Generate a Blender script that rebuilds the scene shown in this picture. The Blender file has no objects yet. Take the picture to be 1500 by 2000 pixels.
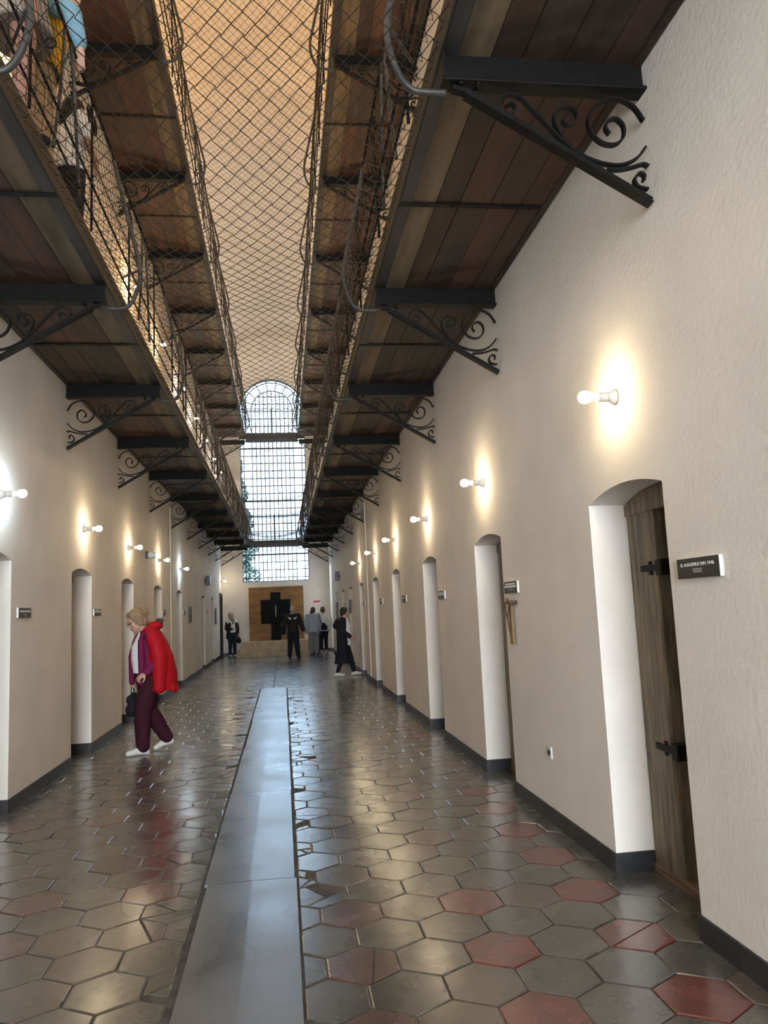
import bpy, math, random
import numpy as np
from mathutils import Vector, Matrix

random.seed(7)
C = bpy.context.scene.collection
PI = math.pi
XR, XL, XC = 1.90, -2.39, -0.245          # corridor side walls and axis
YB, YF = -8.5, 31.3                        # back and far wall
LEV = 4.32                                 # storey height


def BY(k):                                 # bracket rhythm along the corridor
    return 3.40 + 2.76 * k


# ------------------------------------------------------------------ materials
def mat(name, col, rough=0.6, metal=0.0, noise=0.0, scale=6.0, bump=0.0, bscale=None, col2=None, stretch=None, spec=None, detail=5.0, rvar=0.0):
    m = bpy.data.materials.new(name)
    m.use_nodes = True
    nt = m.node_tree
    p = nt.nodes['Principled BSDF']
    p.inputs['Base Color'].default_value = (*col, 1)
    p.inputs['Roughness'].default_value = rough
    p.inputs['Metallic'].default_value = metal
    if spec is not None:
        p.inputs['Specular IOR Level'].default_value = spec
    if noise or bump or col2 or rvar:
        tc = nt.nodes.new('ShaderNodeTexCoord')
        mp = nt.nodes.new('ShaderNodeMapping')
        nt.links.new(tc.outputs['Object'], mp.inputs['Vector'])
        if stretch:
            mp.inputs['Scale'].default_value = stretch
        n = nt.nodes.new('ShaderNodeTexNoise')
        n.inputs['Scale'].default_value = scale
        n.inputs['Detail'].default_value = detail
        nt.links.new(mp.outputs[0], n.inputs['Vector'])
        if noise or col2:
            r = nt.nodes.new('ShaderNodeValToRGB')
            r.color_ramp.elements[0].position = 0.32
            r.color_ramp.elements[1].position = 0.68
            a = tuple(max(0, c * (1 - noise)) for c in col)
            b = col2 if col2 else tuple(min(1, c * (1 + noise)) for c in col)
            r.color_ramp.elements[0].color = (*a, 1)
            r.color_ramp.elements[1].color = (*b, 1)
            nt.links.new(n.outputs['Fac'], r.inputs['Fac'])
            nt.links.new(r.outputs[0], p.inputs['Base Color'])
        if rvar:
            mr = nt.nodes.new('ShaderNodeMapRange')
            mr.inputs['From Min'].default_value = 0.3
            mr.inputs['From Max'].default_value = 0.7
            mr.inputs['To Min'].default_value = max(0.03, rough - rvar)
            mr.inputs['To Max'].default_value = min(1, rough + rvar)
            nt.links.new(n.outputs['Fac'], mr.inputs['Value'])
            nt.links.new(mr.outputs[0], p.inputs['Roughness'])
        if bump:
            n2 = nt.nodes.new('ShaderNodeTexNoise')
            n2.inputs['Scale'].default_value = bscale or scale * 4
            n2.inputs['Detail'].default_value = 4
            nt.links.new(mp.outputs[0], n2.inputs['Vector'])
            b = nt.nodes.new('ShaderNodeBump')
            b.inputs['Strength'].default_value = bump
            b.inputs['Distance'].default_value = 0.01
            nt.links.new(n2.outputs['Fac'], b.inputs['Height'])
            nt.links.new(b.outputs[0], p.inputs['Normal'])
    return m


def emis(name, col, strength):
    m = bpy.data.materials.new(name)
    m.use_nodes = True
    nt = m.node_tree
    nt.nodes.clear()
    o = nt.nodes.new('ShaderNodeOutputMaterial')
    e = nt.nodes.new('ShaderNodeEmission')
    e.inputs[0].default_value = (*col, 1)
    e.inputs[1].default_value = strength
    nt.links.new(e.outputs[0], o.inputs[0])
    return m


BULB = 105.0
M = dict(
    plaster=mat('plaster', (0.80, 0.75, 0.685), 0.85, noise=0.06, scale=1.3, bump=0.28, bscale=30, spec=0.25),
    vault=mat('vault_plaster', (0.78, 0.71, 0.62), 0.9, noise=0.07, scale=0.8, bump=0.2, bscale=8),
    base=mat('base_paint', (0.022, 0.022, 0.024), 0.42, noise=0.4, scale=9, bump=0.2),
    iron=mat('black_iron', (0.0049, 0.0045, 0.0042), 0.6, 0.0, noise=0.35, scale=20, bump=0.15, spec=0.18),
    iron2=mat('grey_iron', (0.044, 0.0416, 0.04), 0.5, 0.2, noise=0.4, scale=14, bump=0.15),
    wire=mat('net_wire', (0.040, 0.034, 0.030), 0.55, 0.4),
    edge=mat('edge_steel', (0.036, 0.036, 0.0348), 0.6, 0.2, noise=0.5, scale=5, bump=0.2, stretch=(1, .3, 1)),
    fascia=mat('fascia_wood', (0.0331, 0.0273, 0.0175), 0.7, noise=0.5, scale=6, bump=0.2, stretch=(1, .15, 1)),
    plankA=mat('plank_tan', (0.1125, 0.084, 0.0525), 0.7, noise=0.45, scale=5, bump=0.3, stretch=(2, .25, 1)),
    plankB=mat('plank_brown', (0.0434, 0.0224, 0.014), 0.7, noise=0.45, scale=4, bump=0.3, stretch=(2, .25, 1)),
    plankC=mat('plank_dark', (0.0294, 0.0175, 0.0119), 0.7, noise=0.5, scale=4, bump=0.3, stretch=(2, .25, 1)),
    plankD=mat('plank_red', (0.0576, 0.0245, 0.0151), 0.7, noise=0.45, scale=4, bump=0.3, stretch=(2, .25, 1)),
    door=mat('door_wood', (0.165, 0.13, 0.085), 0.6, noise=0.55, scale=5, bump=0.5, stretch=(6, 6, .5)),
    sill=mat('sill_wood', (0.17, 0.11, 0.065), 0.6, noise=0.4, scale=6, bump=0.3, stretch=(4, .5, 4)),
    black=mat('black_gloss', (0.012, 0.012, 0.013), 0.35),
    soot=mat('dark_paint', (0.015, 0.013, 0.012), 0.6),
    white=mat('white_plastic', (0.75, 0.75, 0.73), 0.4),
    porc=mat('porcelain', (0.62, 0.60, 0.55), 0.35),
    letter=mat('lettering_white', (0.8, 0.8, 0.8), 0.5),
    letter2=mat('lettering_grey', (0.35, 0.35, 0.35), 0.5),
    mortar=mat('mortar', (0.085, 0.075, 0.063), 0.85, noise=0.4, scale=12, bump=0.6, bscale=60),
    plate=mat('plate_sheet', (0.33, 0.34, 0.355), 0.30, 0.8, noise=0.10, scale=2.0, bump=0.06, bscale=40, rvar=0.05, detail=2),
    board=mat('board_brown', (0.25, 0.12, 0.026), 0.6, noise=0.35, scale=2.2, bump=0.1, stretch=(.6, 1, 3)),
    cross=mat('cross_black', (0.010, 0.011, 0.012), 0.8, noise=0.4, scale=8, bump=0.3, spec=0.1),
    step=mat('step_stone', (0.44, 0.34, 0.21), 0.6, noise=0.2, scale=5, bump=0.1),
    red=mat('arrow_red', (0.62, 0.03, 0.04), 0.5),
    twig=mat('twig', (0.10, 0.055, 0.035), 0.7),
    lath=mat('lath_wood', (0.21, 0.13, 0.055), 0.65, noise=0.3, scale=12, bump=0.2, stretch=(3, 3, .4)),
    bar=mat('window_bar', (0.05, 0.055, 0.06), 0.5, 0.3),
    gravel=mat('outside_ground', (0.35, 0.33, 0.30), 0.9, noise=0.2, scale=3),
    leaf=mat('needle', (0.045, 0.085, 0.060), 0.7, noise=0.4, scale=8),
    bark=mat('bark', (0.09, 0.06, 0.045), 0.9, noise=0.3, scale=8, bump=0.4),
    bulb_warm=emis('bulb_warm', (1.0, 0.80, 0.52), BULB),
    bulb_cool=emis('bulb_cool', (0.72, 0.90, 1.0), BULB),
    bulb_amber=emis('bulb_amber', (1.0, 0.62, 0.28), BULB * 3.4),
    bulb_upper=emis('bulb_upper', (1.0, 0.82, 0.58), BULB * 3.2),
    bulb_top=emis('bulb_top', (1.0, 0.62, 0.28), BULB * 4.2),
    bulb_pale=emis('bulb_pale', (1.0, 0.86, 0.70), BULB * 3.4),
    signlit=mat('sign_plastic', (0.60, 0.68, 0.66), 0.2),
)
TILE = [mat('tile_olive', (0.0944, 0.0864, 0.0704), 0.27, noise=0.22, scale=3.5, bump=0.10, bscale=22, rvar=0.07),
        mat('tile_grey', (0.0784, 0.0736, 0.064), 0.27, noise=0.25, scale=4.5, bump=0.10, bscale=20, rvar=0.07),
        mat('tile_umber', (0.0952, 0.0749, 0.0608), 0.27, noise=0.22, scale=3, bump=0.10, bscale=22, rvar=0.07),
        mat('tile_rose', (0.1125, 0.0615, 0.051), 0.27, noise=0.22, scale=4, bump=0.10, bscale=22, rvar=0.07),
        mat('tile_red', (0.1476, 0.0418, 0.0324), 0.27, noise=0.28, scale=5, bump=0.16, bscale=24, rvar=0.07)]

for _m in TILE:
    _p = _m.node_tree.nodes['Principled BSDF']
    _p.inputs['Coat Weight'].default_value = 0.75
    _p.inputs['Coat Roughness'].default_value = 0.21
    _p.inputs['Specular IOR Level'].default_value = 0.6

glass = bpy.data.materials.new('window_glass')
glass.use_nodes = True
_nt = glass.node_tree
_nt.nodes.clear()
_o = _nt.nodes.new('ShaderNodeOutputMaterial')
_x = _nt.nodes.new('ShaderNodeMixShader')
_t = _nt.nodes.new('ShaderNodeBsdfTransparent')
_t.inputs[0].default_value = (0.95, 0.98, 1, 1)
_g = _nt.nodes.new('ShaderNodeBsdfGlossy')
_g.inputs['Roughness'].default_value = 0.05
_x.inputs[0].default_value = 0.06
_nt.links.new(_t.outputs[0], _x.inputs[1])
_nt.links.new(_g.outputs[0], _x.inputs[2])
_nt.links.new(_x.outputs[0], _o.inputs[0])
M['glass'] = glass
glass2 = glass.copy()
glass2.name = 'dimming_glass'
for _n in glass2.node_tree.nodes:
    if _n.type == 'BSDF_TRANSPARENT':
        _n.inputs[0].default_value = (0.092, 0.122, 0.150, 1)  # dark bluish tint added to dim the sky seen through the far window
M['glass2'] = glass2


# ------------------------------------------------------------------ mesh helpers
class MB:
    def __init__(s):
        s.v, s.f, s.mi, s.sm = [], [], [], []

    def add(s, verts, faces, mi=0, smooth=False):
        b = len(s.v)
        s.v.extend([tuple(p) for p in verts])
        for f in faces:
            s.f.append(tuple(b + i for i in f))
            s.mi.append(mi)
            s.sm.append(smooth)
        return s

    def box(s, x0, x1, y0, y1, z0, z1, mi=0, bev=0.0):
        x0, x1 = min(x0, x1), max(x0, x1)
        y0, y1 = min(y0, y1), max(y0, y1)
        if bev <= 0:
            V = [(x, y, z) for z in (z0, z1) for y in (y0, y1) for x in (x0, x1)]
            return s.add(V, [(0, 2, 3, 1), (4, 5, 7, 6), (0, 1, 5, 4), (2, 6, 7, 3), (0, 4, 6, 2), (1, 3, 7, 5)], mi)
        b = min(bev, (x1 - x0) * .45, (y1 - y0) * .45, (z1 - z0) * .45)
        def ring(z, i):
            return [(x0 + i, y0 + b, z), (x0 + i if i else x0, y0 + b, z)][:0] + [(x0 + b + i, y0 + i, z), (x1 - b - i, y0 + i, z), (x1 - i, y0 + b + i, z), (x1 - i, y1 - b - i, z), (x1 - b - i, y1 - i, z), (x0 + b + i, y1 - i, z), (x0 + i, y1 - b - i, z), (x0 + i, y0 + b + i, z)]
        R = [ring(z0, b * .5), ring(z0 + b, 0), ring(z1 - b, 0), ring(z1, b * .5)]
        V = sum(R, [])
        F = [tuple(range(7, -1, -1)), tuple(range(24, 32))]
        for r in range(3):
            for i in range(8):
                F.append((r * 8 + i, r * 8 + (i + 1) % 8, r * 8 + 8 + (i + 1) % 8, r * 8 + 8 + i))
        return s.add(V, F, mi)

    def obox(s, c, ax, ay, az, mi=0):
        c, ax, ay, az = map(Vector, (c, ax, ay, az))
        V = [c + ax * i + ay * j + az * k for k in (-1, 1) for j in (-1, 1) for i in (-1, 1)]
        return s.add(V, [(0, 2, 3, 1), (4, 5, 7, 6), (0, 1, 5, 4), (2, 6, 7, 3), (0, 4, 6, 2), (1, 3, 7, 5)], mi)

    def tube(s, pts, r, n=8, mi=0, caps=True):
        P = [Vector(p) for p in pts]
        R = r if isinstance(r, (list, tuple)) else [r] * len(P)
        V, F = [], []
        t0 = (P[1] - P[0]).normalized()
        a = t0.orthogonal().normalized()
        for i, p in enumerate(P):
            t = (P[min(i + 1, len(P) - 1)] - P[max(i - 1, 0)])
            if t.length < 1e-9:
                t = t0
            t.normalize()
            a = (a - t * a.dot(t))
            if a.length < 1e-6:
                a = t.orthogonal()
            a.normalize()
            b = t.cross(a)
            for j in range(n):
                th = 2 * PI * j / n
                V.append(p + a * (R[i] * math.cos(th)) + b * (R[i] * math.sin(th)))
        for i in range(len(P) - 1):
            for j in range(n):
                k = (j + 1) % n
                F.append((i * n + j, i * n + k, i * n + n + k, i * n + n + j))
        if caps:
            F.append(tuple(range(n - 1, -1, -1)))
            F.append(tuple(range((len(P) - 1) * n, len(P) * n)))
        return s.add(V, F, mi, True)

    def ribbon(s, pts, t, y0, y1, mi=0):
        """flat bar bent along a path in the xz plane, from y0 to y1"""
        P = [Vector((p[0], p[1])) for p in pts]
        V, F = [], []
        for i, p in enumerate(P):
            d = P[min(i + 1, len(P) - 1)] - P[max(i - 1, 0)]
            d.normalize()
            n = Vector((-d.y, d.x)) * (t / 2)
            for q, y in ((p + n, y0), (p + n, y1), (p - n, y1), (p - n, y0)):
                V.append((q.x, y, q.y))
        for i in range(len(P) - 1):
            for j in range(4):
                k = (j + 1) % 4
                F.append((i * 4 + j, i * 4 + k, i * 4 + 4 + k, i * 4 + 4 + j))
        e = (len(P) - 1) * 4
        F += [(3, 2, 1, 0), (e, e + 1, e + 2, e + 3)]
        return s.add(V, F, mi)

    def lathe(s, prof, origin, axis, n=20, mi=0):
        """prof: (distance along axis, radius)"""
        o, ax = Vector(origin), Vector(axis).normalized()
        a = ax.orthogonal().normalized()
        b = ax.cross(a)
        V, F = [], []
        for d, r in prof:
            for j in range(n):
                th = 2 * PI * j / n
                V.append(o + ax * d + a * (r * math.cos(th)) + b * (r * math.sin(th)))
        for i in range(len(prof) - 1):
            for j in range(n):
                k = (j + 1) % n
                F.append((i * n + j, i * n + k, i * n + n + k, i * n + n + j))
        F.append(tuple(range(n - 1, -1, -1)))
        F.append(tuple(range((len(prof) - 1) * n, len(prof) * n)))
        return s.add(V, F, mi, True)

    def ell(s, c, rx, ry=None, rz=None, basis=None, nu=14, nv=9, mi=0):
        ry = rx if ry is None else ry
        rz = rx if rz is None else rz
        c = Vector(c)
        B = basis or (Vector((1, 0, 0)), Vector((0, 1, 0)), Vector((0, 0, 1)))
        V = [c - B[2] * rz]
        for i in range(1, nv):
            ph = -PI / 2 + PI * i / nv
            for j in range(nu):
                th = 2 * PI * j / nu
                V.append(c + B[0] * (rx * math.cos(ph) * math.cos(th)) + B[1] * (ry * math.cos(ph) * math.sin(th)) + B[2] * (rz * math.sin(ph)))
        V.append(c + B[2] * rz)
        F = []
        for j in range(nu):
            k = (j + 1) % nu
            F.append((0, 1 + k, 1 + j))
            for i in range(nv - 2):
                a = 1 + i * nu
                F.append((a + j, a + k, a + nu + k, a + nu + j))
            a = 1 + (nv - 2) * nu
            F.append((a + j, a + k, len(V) - 1))
        return s.add(V, F, mi, True)

    def cone(s, p0, p1, r0, r1, n=14):
        return s.tube([p0, p1], [r0, r1], n)

    def limb(s, pts, radii):
        for p, r in zip(pts, radii):
            s.ell(p, r)
        for i in range(len(pts) - 1):
            if (Vector(pts[i]) - Vector(pts[i + 1])).length > 1e-5:
                s.cone(pts[i], pts[i + 1], radii[i], radii[i + 1])
        return s

    def loft(s, rings, n=24):
        """rings: (center, rx, ry) horizontal ellipses"""
        V, F = [], []
        for c, rx, ry in rings:
            for j in range(n):
                th = 2 * PI * j / n
                V.append((c[0] + rx * math.cos(th), c[1] + ry * math.sin(th), c[2]))
        for i in range(len(rings) - 1):
            for j in range(n):
                k = (j + 1) % n
                F.append((i * n + j, i * n + k, i * n + n + k, i * n + n + j))
        F.append(tuple(range(n - 1, -1, -1)))
        F.append(tuple(range((len(rings) - 1) * n, len(rings) * n)))
        return s.add(V, F, 0, True)

    def mesh(s, name, mats):
        me = bpy.data.meshes.new(name)
        me.from_pydata(s.v, [], s.f)
        for m in (mats if isinstance(mats, (list, tuple)) else [mats]):
            me.materials.append(m)
        me.polygons.foreach_set('material_index', s.mi)
        me.polygons.foreach_set('use_smooth', s.sm)
        me.update()
        return me

    def build(s, name, mats, parent=None, loc=None):
        return link(name, s.mesh(name, mats), parent, loc)


def link(name, data, parent=None, loc=None, rot=0.0):
    o = bpy.data.objects.new(name, data)
    C.objects.link(o)
    if parent:
        o.parent = parent
    if loc is not None:
        o.location = loc
    if rot:
        o.rotation_euler.z = rot
    return o


def tag(o, label, cat, group=None):
    o['label'] = label
    o['category'] = cat
    if group:
        o['group'] = group
    return o


def struct(o, label=None):
    o['kind'] = 'structure'
    if label:
        o['label'] = label
    return o


def thing(name, label, cat, loc=(0, 0, 0), rot=0.0, group=None):
    return tag(link(name, None, None, loc, rot), label, cat, group)


def smooth_path(pts, per=6):
    P = [Vector(p) for p in pts]
    out = []
    for i in range(len(P) - 1):
        a, b, c, d = P[max(i - 1, 0)], P[i], P[i + 1], P[min(i + 2, len(P) - 1)]
        for j in range(per):
            t = j / per
            out.append(0.5 * ((2 * b) + (c - a) * t + (2 * a - 5 * b + 4 * c - d) * t * t + (3 * b - a - 3 * c + d) * t ** 3))
    out.append(P[-1])
    return out


ORD = ['nearest', 'second', 'third', 'fourth', 'fifth', 'sixth', 'seventh', 'eighth', 'ninth', 'tenth', 'eleventh', 'twelfth']


# ------------------------------------------------------------------ people (built first: each garment is evaluated once)
def remeshed(name, mb, material, parent, voxel, sm=3):
    me = mb.mesh('tmp', material)
    o = bpy.data.objects.new('tmp', me)
    C.objects.link(o)
    r = o.modifiers.new('r', 'REMESH')
    r.mode = 'VOXEL'
    r.voxel_size = voxel
    r.use_smooth_shade = True
    if sm:
        q = o.modifiers.new('s', 'SMOOTH')
        q.factor = 0.5
        q.iterations = sm
    dg = bpy.context.evaluated_depsgraph_get()
    ev = o.evaluated_get(dg)
    out = bpy.data.meshes.new_from_object(ev, depsgraph=dg)
    bpy.data.objects.remove(o)
    bpy.data.meshes.remove(me)
    out.name = name
    out.materials.clear()
    out.materials.append(material)
    return link(name, out, parent)


def cloth(name, col, rough=0.8, noise=0.12):
    return mat('cloth_' + name, col, rough, noise=noise, scale=14, bump=0.25, bscale=30, spec=.2)


SKIN = mat('skin', (0.50, 0.29, 0.21), 0.5, noise=0.08, scale=12)
SKIN2 = mat('skin_tanned', (0.36, 0.19, 0.14), 0.5, noise=0.08, scale=12)


def hand(mb, w, d, n, curl=0.45, k=1.0, side=1):
    """w wrist point, d direction of the fingers, n palm normal"""
    w, d, n = Vector(w), Vector(d).normalized(), Vector(n)
    n = (n - d * n.dot(d)).normalized()
    s = d.cross(n) * side
    B = (s, n, d)
    mb.ell(w + d * .045 * k, .038 * k, .016 * k, .055 * k, B)
    for j, L in enumerate((.072, .08, .075, .058)):
        p = w + d * .082 * k + s * ((-.028 + .0187 * j) * k)
        pts, a = [p], curl * .5
        for seg in (.45, .32, .23):
            p = p + (d * math.cos(a) + n * math.sin(a)) * (L * seg * k)
            pts.append(p)
            a += curl
        mb.limb(pts, [.0098 * k, .0092 * k, .0086 * k, .0078 * k])
    p = w + d * .025 * k - s * .032 * k
    q = p + (d * .6 - s * .7 + n * .35).normalized() * .038 * k
    r = q + (d * .85 - s * .15 + n * .5).normalized() * .034 * k
    mb.limb([p, q, r], [.0135 * k, .0115 * k, .0095 * k])


def person(label, loc, rot, H, J, look=(0, 1, 0), wear=(), hair=None, voxel=.009, stout=1.0, skin=SKIN, bare_legs=False, face=False, hands=((0, 0, -1), (0, 0, -1)), palms=((1, 0, 0), (-1, 0, 0)), curls=(.5, .5), hs=1.06):
    """J: joints in local metres: hip, chest, neck, head(chin), l/r shoulder elbow wrist knee ankle, toes"""
    root = thing('person', label, 'person', loc, rot)
    V = Vector
    k = H / 1.7
    w = stout
    b = MB()
    hip, chest, neck, chin = V(J['hip']), V(J['chest']), V(J['neck']), V(J['chin'])
    f = V(look).normalized()
    rgt = f.cross(V((0, 0, 1))).normalized()
    up = rgt.cross(f).normalized()
    hb = (rgt, f, up)
    # torso
    b.loft([(hip - V((0, 0, .10 * k)), .13 * k * w, .10 * k * w), (hip, .15 * k * w, .11 * k * w), (hip.lerp(chest, .45), .125 * k * w, .095 * k * w), (chest, .15 * k * w, .105 * k * w), (chest.lerp(neck, .6), .13 * k, .075 * k), (neck, .055 * k, .055 * k)])
    kh = k * hs
    hc = chin + up * .125 * kh + f * (-.055 * kh)
    b.limb([neck - V((0, 0, .03)), hc - up * .05 * kh], [.058 * kh, .052 * kh])
    b.ell(hc, .073 * kh, .092 * kh, .098 * kh, hb)
    b.ell(chin + up * .065 * kh - f * .03 * kh, .058 * kh, .064 * kh, .07 * kh, hb)
    b.ell(chin + up * .018 * kh - f * .002 * kh, .026 * kh, .024 * kh, .022 * kh, hb)
    b.ell(chin + up * .088 * kh + f * .034 * kh, .013 * kh, .024 * kh, .015 * kh, hb)
    b.ell(chin + up * .112 * kh + f * .026 * kh, .010 * kh, .014 * kh, .026 * kh, hb)
    b.ell(chin + up * .050 * kh + f * .016 * kh, .024 * kh, .016 * kh, .012 * kh, hb)
    b.ell(chin + up * .137 * kh + f * .020 * kh, .045 * kh, .020 * kh, .012 * kh, hb)
    for sx in (-1, 1):
        b.ell(hc + rgt * (sx * .075 * kh) - up * .03 * kh - f * .01 * kh, .012 * kh, .022 * kh, .034 * kh, hb)
        b.ell(chin + up * .085 * kh + f * .004 * kh + rgt * (sx * .036 * kh), .022 * kh, .022 * kh, .022 * kh, hb)
    arms, legs = {}, {}
    for i, s in enumerate('lr'):
        sh, el, wr = V(J[s + 'sh']), V(J[s + 'el']), V(J[s + 'wr'])
        arms[s] = (sh, el, wr)
        b.limb([chest.lerp(neck, .45), sh, el, wr], [.06 * k, .052 * k, .041 * k, .027 * k])
        hand(b, wr, hands[i], palms[i], curls[i], k, 1 if s == 'r' else -1)
        hp = hip + V(((-1 if s == 'l' else 1) * .085 * k * w, 0, -.05 * k))
        kn, an, toe = V(J[s + 'kn']), V(J[s + 'an']), V(J[s + 'toe'])
        legs[s] = (hp, kn, an, toe)
        mid = kn.lerp(an, .3) + V((0, -.015, 0))
        b.limb([hp, hp.lerp(kn, .5), kn, mid, an], [.088 * k * w, .072 * k * w, .053 * k, .052 * k, .036 * k])
        b.limb([an + V((0, 0, -.015 * k)), an.lerp(toe, .55) - V((0, 0, .008 * k)), an.lerp(toe, .9)], [.033 * k, .026 * k, .017 * k])
    remeshed('body', b, skin, root, voxel)
    if face:
        for sx in (-1, 1):
            e = MB()
            e.ell(chin + up * .112 * kh + f * .018 * kh + rgt * (sx * .031 * kh), .011 * kh, .009 * kh, .007 * kh, hb)
            e.build('eye', cloth('eye', (0.03, 0.02, 0.02), .3), root)
        e = MB()
        e.ell(chin + up * .047 * kh + f * .0285 * kh, .021 * kh, .006 * kh, .006 * kh, hb)
        e.build('mouth', cloth('lips', (0.30, 0.10, 0.09), .5), root)
    # hair
    if hair:
        col, style = hair
        h = MB()
        hcc = hc - f * .014 * kh + up * .012 * kh
        h.ell(hcc, .083 * kh, .098 * kh, .100 * kh, hb)
        if style in ('bob', 'bun', 'short'):
            h.ell(hc - f * .045 * kh - up * .035 * kh, .080 * kh, .060 * kh, .080 * kh, hb)
        if style in ('bob', 'bun'):
            h.ell(hc + f * .040 * kh + up * .060 * kh, .062 * kh, .042 * kh, .034 * kh, hb)
            for sx in (-1, 1):
                h.ell(hc + rgt * (sx * .068 * kh) - f * .005 * kh - up * .012 * kh, .022 * kh, .045 * kh, .062 * kh, hb)
        if style == 'bun':
            h.ell(hc - f * .098 * kh + up * .030 * kh, .044 * kh, .036 * kh, .044 * kh, hb)
            h.ell(hc - f * .105 * kh + up * .062 * kh, .022 * kh, .026 * kh, .024 * kh, hb)
        if style == 'long':
            h.limb([hc - f * .04 * kh, hc - f * .075 * kh - up * .12 * kh, hc - f * .08 * kh - up * .24 * kh], [.085 * kh, .08 * kh, .05 * kh])
        cut = MB()
        ho = remeshed('hair', h, col, root, voxel, 2)
        if style == 'crop':
            pass
    # garments
    for gname, kind, gm, p in wear:
        q = MB()
        gr = p.get('grow', .015) * k
        if kind == 'legs':
            fl = p.get('flare', 1.0)
            q.loft([(hip - V((0, 0, .13 * k)), .135 * k * w + gr, .105 * k * w + gr), (hip, .15 * k * w + gr, .112 * k * w + gr), (hip + V((0, 0, .09 * k)), .13 * k * w + gr, .10 * k * w + gr)])
            for s in 'lr':
                hp, kn, an, toe = legs[s]
                e = kn.lerp(an, p.get('to', .93))
                q.limb([hp, hp.lerp(kn, .5), kn, kn.lerp(an, .4), e], [.093 * k * w + gr, .080 * k * w + gr, (.060 * k + gr) * fl, (.056 * k + gr) * fl, (.042 * k + gr) * fl])
        elif kind == 'top':
            hem = hip + V((0, p.get('hy', 0), p.get('hem', -.08) * k))
            hw = p.get('hw', 1.0)
            rings = [(hem, (.155 * k * w + gr) * hw, (.118 * k * w + gr) * hw * p.get('hd', 1.0))]
            if p.get('hem', -.08) < -.25:
                rings.append((hip.lerp(hem, .45), (.155 * k * w + gr) * (1 + (hw - 1) * .5), (.118 * k * w + gr) * (1 + (hw - 1) * .5)))
            dy = V((0, p.get('dy', 0), 0))
            rings += [(hip + V((0, 0, .02)) + dy, .152 * k * w + gr, .114 * k * w + gr), (hip.lerp(chest, .5) + dy, .145 * k * w + gr, .108 * k * w + gr), (chest + dy, .160 * k * w + gr, .115 * k * w + gr), (chest.lerp(neck, .55) + dy * .5, .150 * k + gr, .088 * k + gr), (chest.lerp(neck, .92), .075 * k + gr, .065 * k + gr), (neck, .058 * k + gr * .4, .058 * k + gr * .4)]
            q.loft(rings)
            sl = p.get('sleeve', 1.0)
            for s in 'lr':
                if s in p.get('skip', ''):
                    continue
                sh, el, wr = arms[s]
                if sl > .5:
                    q.limb([chest.lerp(neck, .45), sh, el, el.lerp(wr, (sl - .5) * 1.9)], [.068 * k + gr, .060 * k + gr, .048 * k + gr, .036 * k + gr])
                elif sl > 0:
                    q.limb([chest.lerp(neck, .45), sh, sh.lerp(el, sl * 2)], [.068 * k + gr, .060 * k + gr, .052 * k + gr])
            if p.get('hood'):
                q.ell(neck - V((0, .075 * k, .02 * k)), .10 * k, .05 * k, .055 * k)
        elif kind == 'shoes':
            for s in 'lr':
                an, toe = legs[s][2], legs[s][3]
                q2 = MB()
                d = (toe - an)
                dn = V((d.x, d.y, 0)).normalized()
                heel = an - dn * .045 * k + V((0, 0, -.045 * k))
                q2.limb([an - V((0, 0, .015 * k)), heel], [.041 * k, .036 * k])
                q2.limb([heel, an.lerp(toe, .5) + V((0, 0, -.012 * k)), toe], [.034 * k, .039 * k, .031 * k])
                q2.limb([an, toe], [.036 * k, .026 * k])
                remeshed('shoe', q2, gm, root, voxel, 2)
            continue
        elif kind == 'raw':
            p['fn'](q)
        remeshed(gname, q, gm, root, voxel, p.get('sm', 3))
    return root


def stand(H, **over):
    k = H / 1.7
    J = dict(hip=(0, 0, .92), chest=(0, -.005, 1.25), neck=(0, -.02, 1.46), chin=(0, .07, 1.475),
             lsh=(-.185, -.01, 1.385), rsh=(.185, -.01, 1.385), lel=(-.235, -.03, 1.11), rel=(.235, -.03, 1.11), lwr=(-.235, .05, .87), rwr=(.235, .05, .87),
             lkn=(-.09, .02, .49), rkn=(.09, .02, .49), lan=(-.09, -.02, .085), ran=(.09, -.02, .085), ltoe=(-.11, .14, .035), rtoe=(.11, .14, .035))
    J = {a: tuple(c * k for c in v) for a, v in J.items()}
    J.update({a: tuple(c * k for c in v) for a, v in over.items()})
    return J


WHITE = cloth('white', (0.72, 0.72, 0.72))
SNEAK = mat('white_leather', (0.70, 0.69, 0.65), 0.45, noise=0.06, scale=20)
BLACK = cloth('black', (0.014, 0.014, 0.017))
NAVY = cloth('navy', (0.012, 0.014, 0.028))

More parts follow.
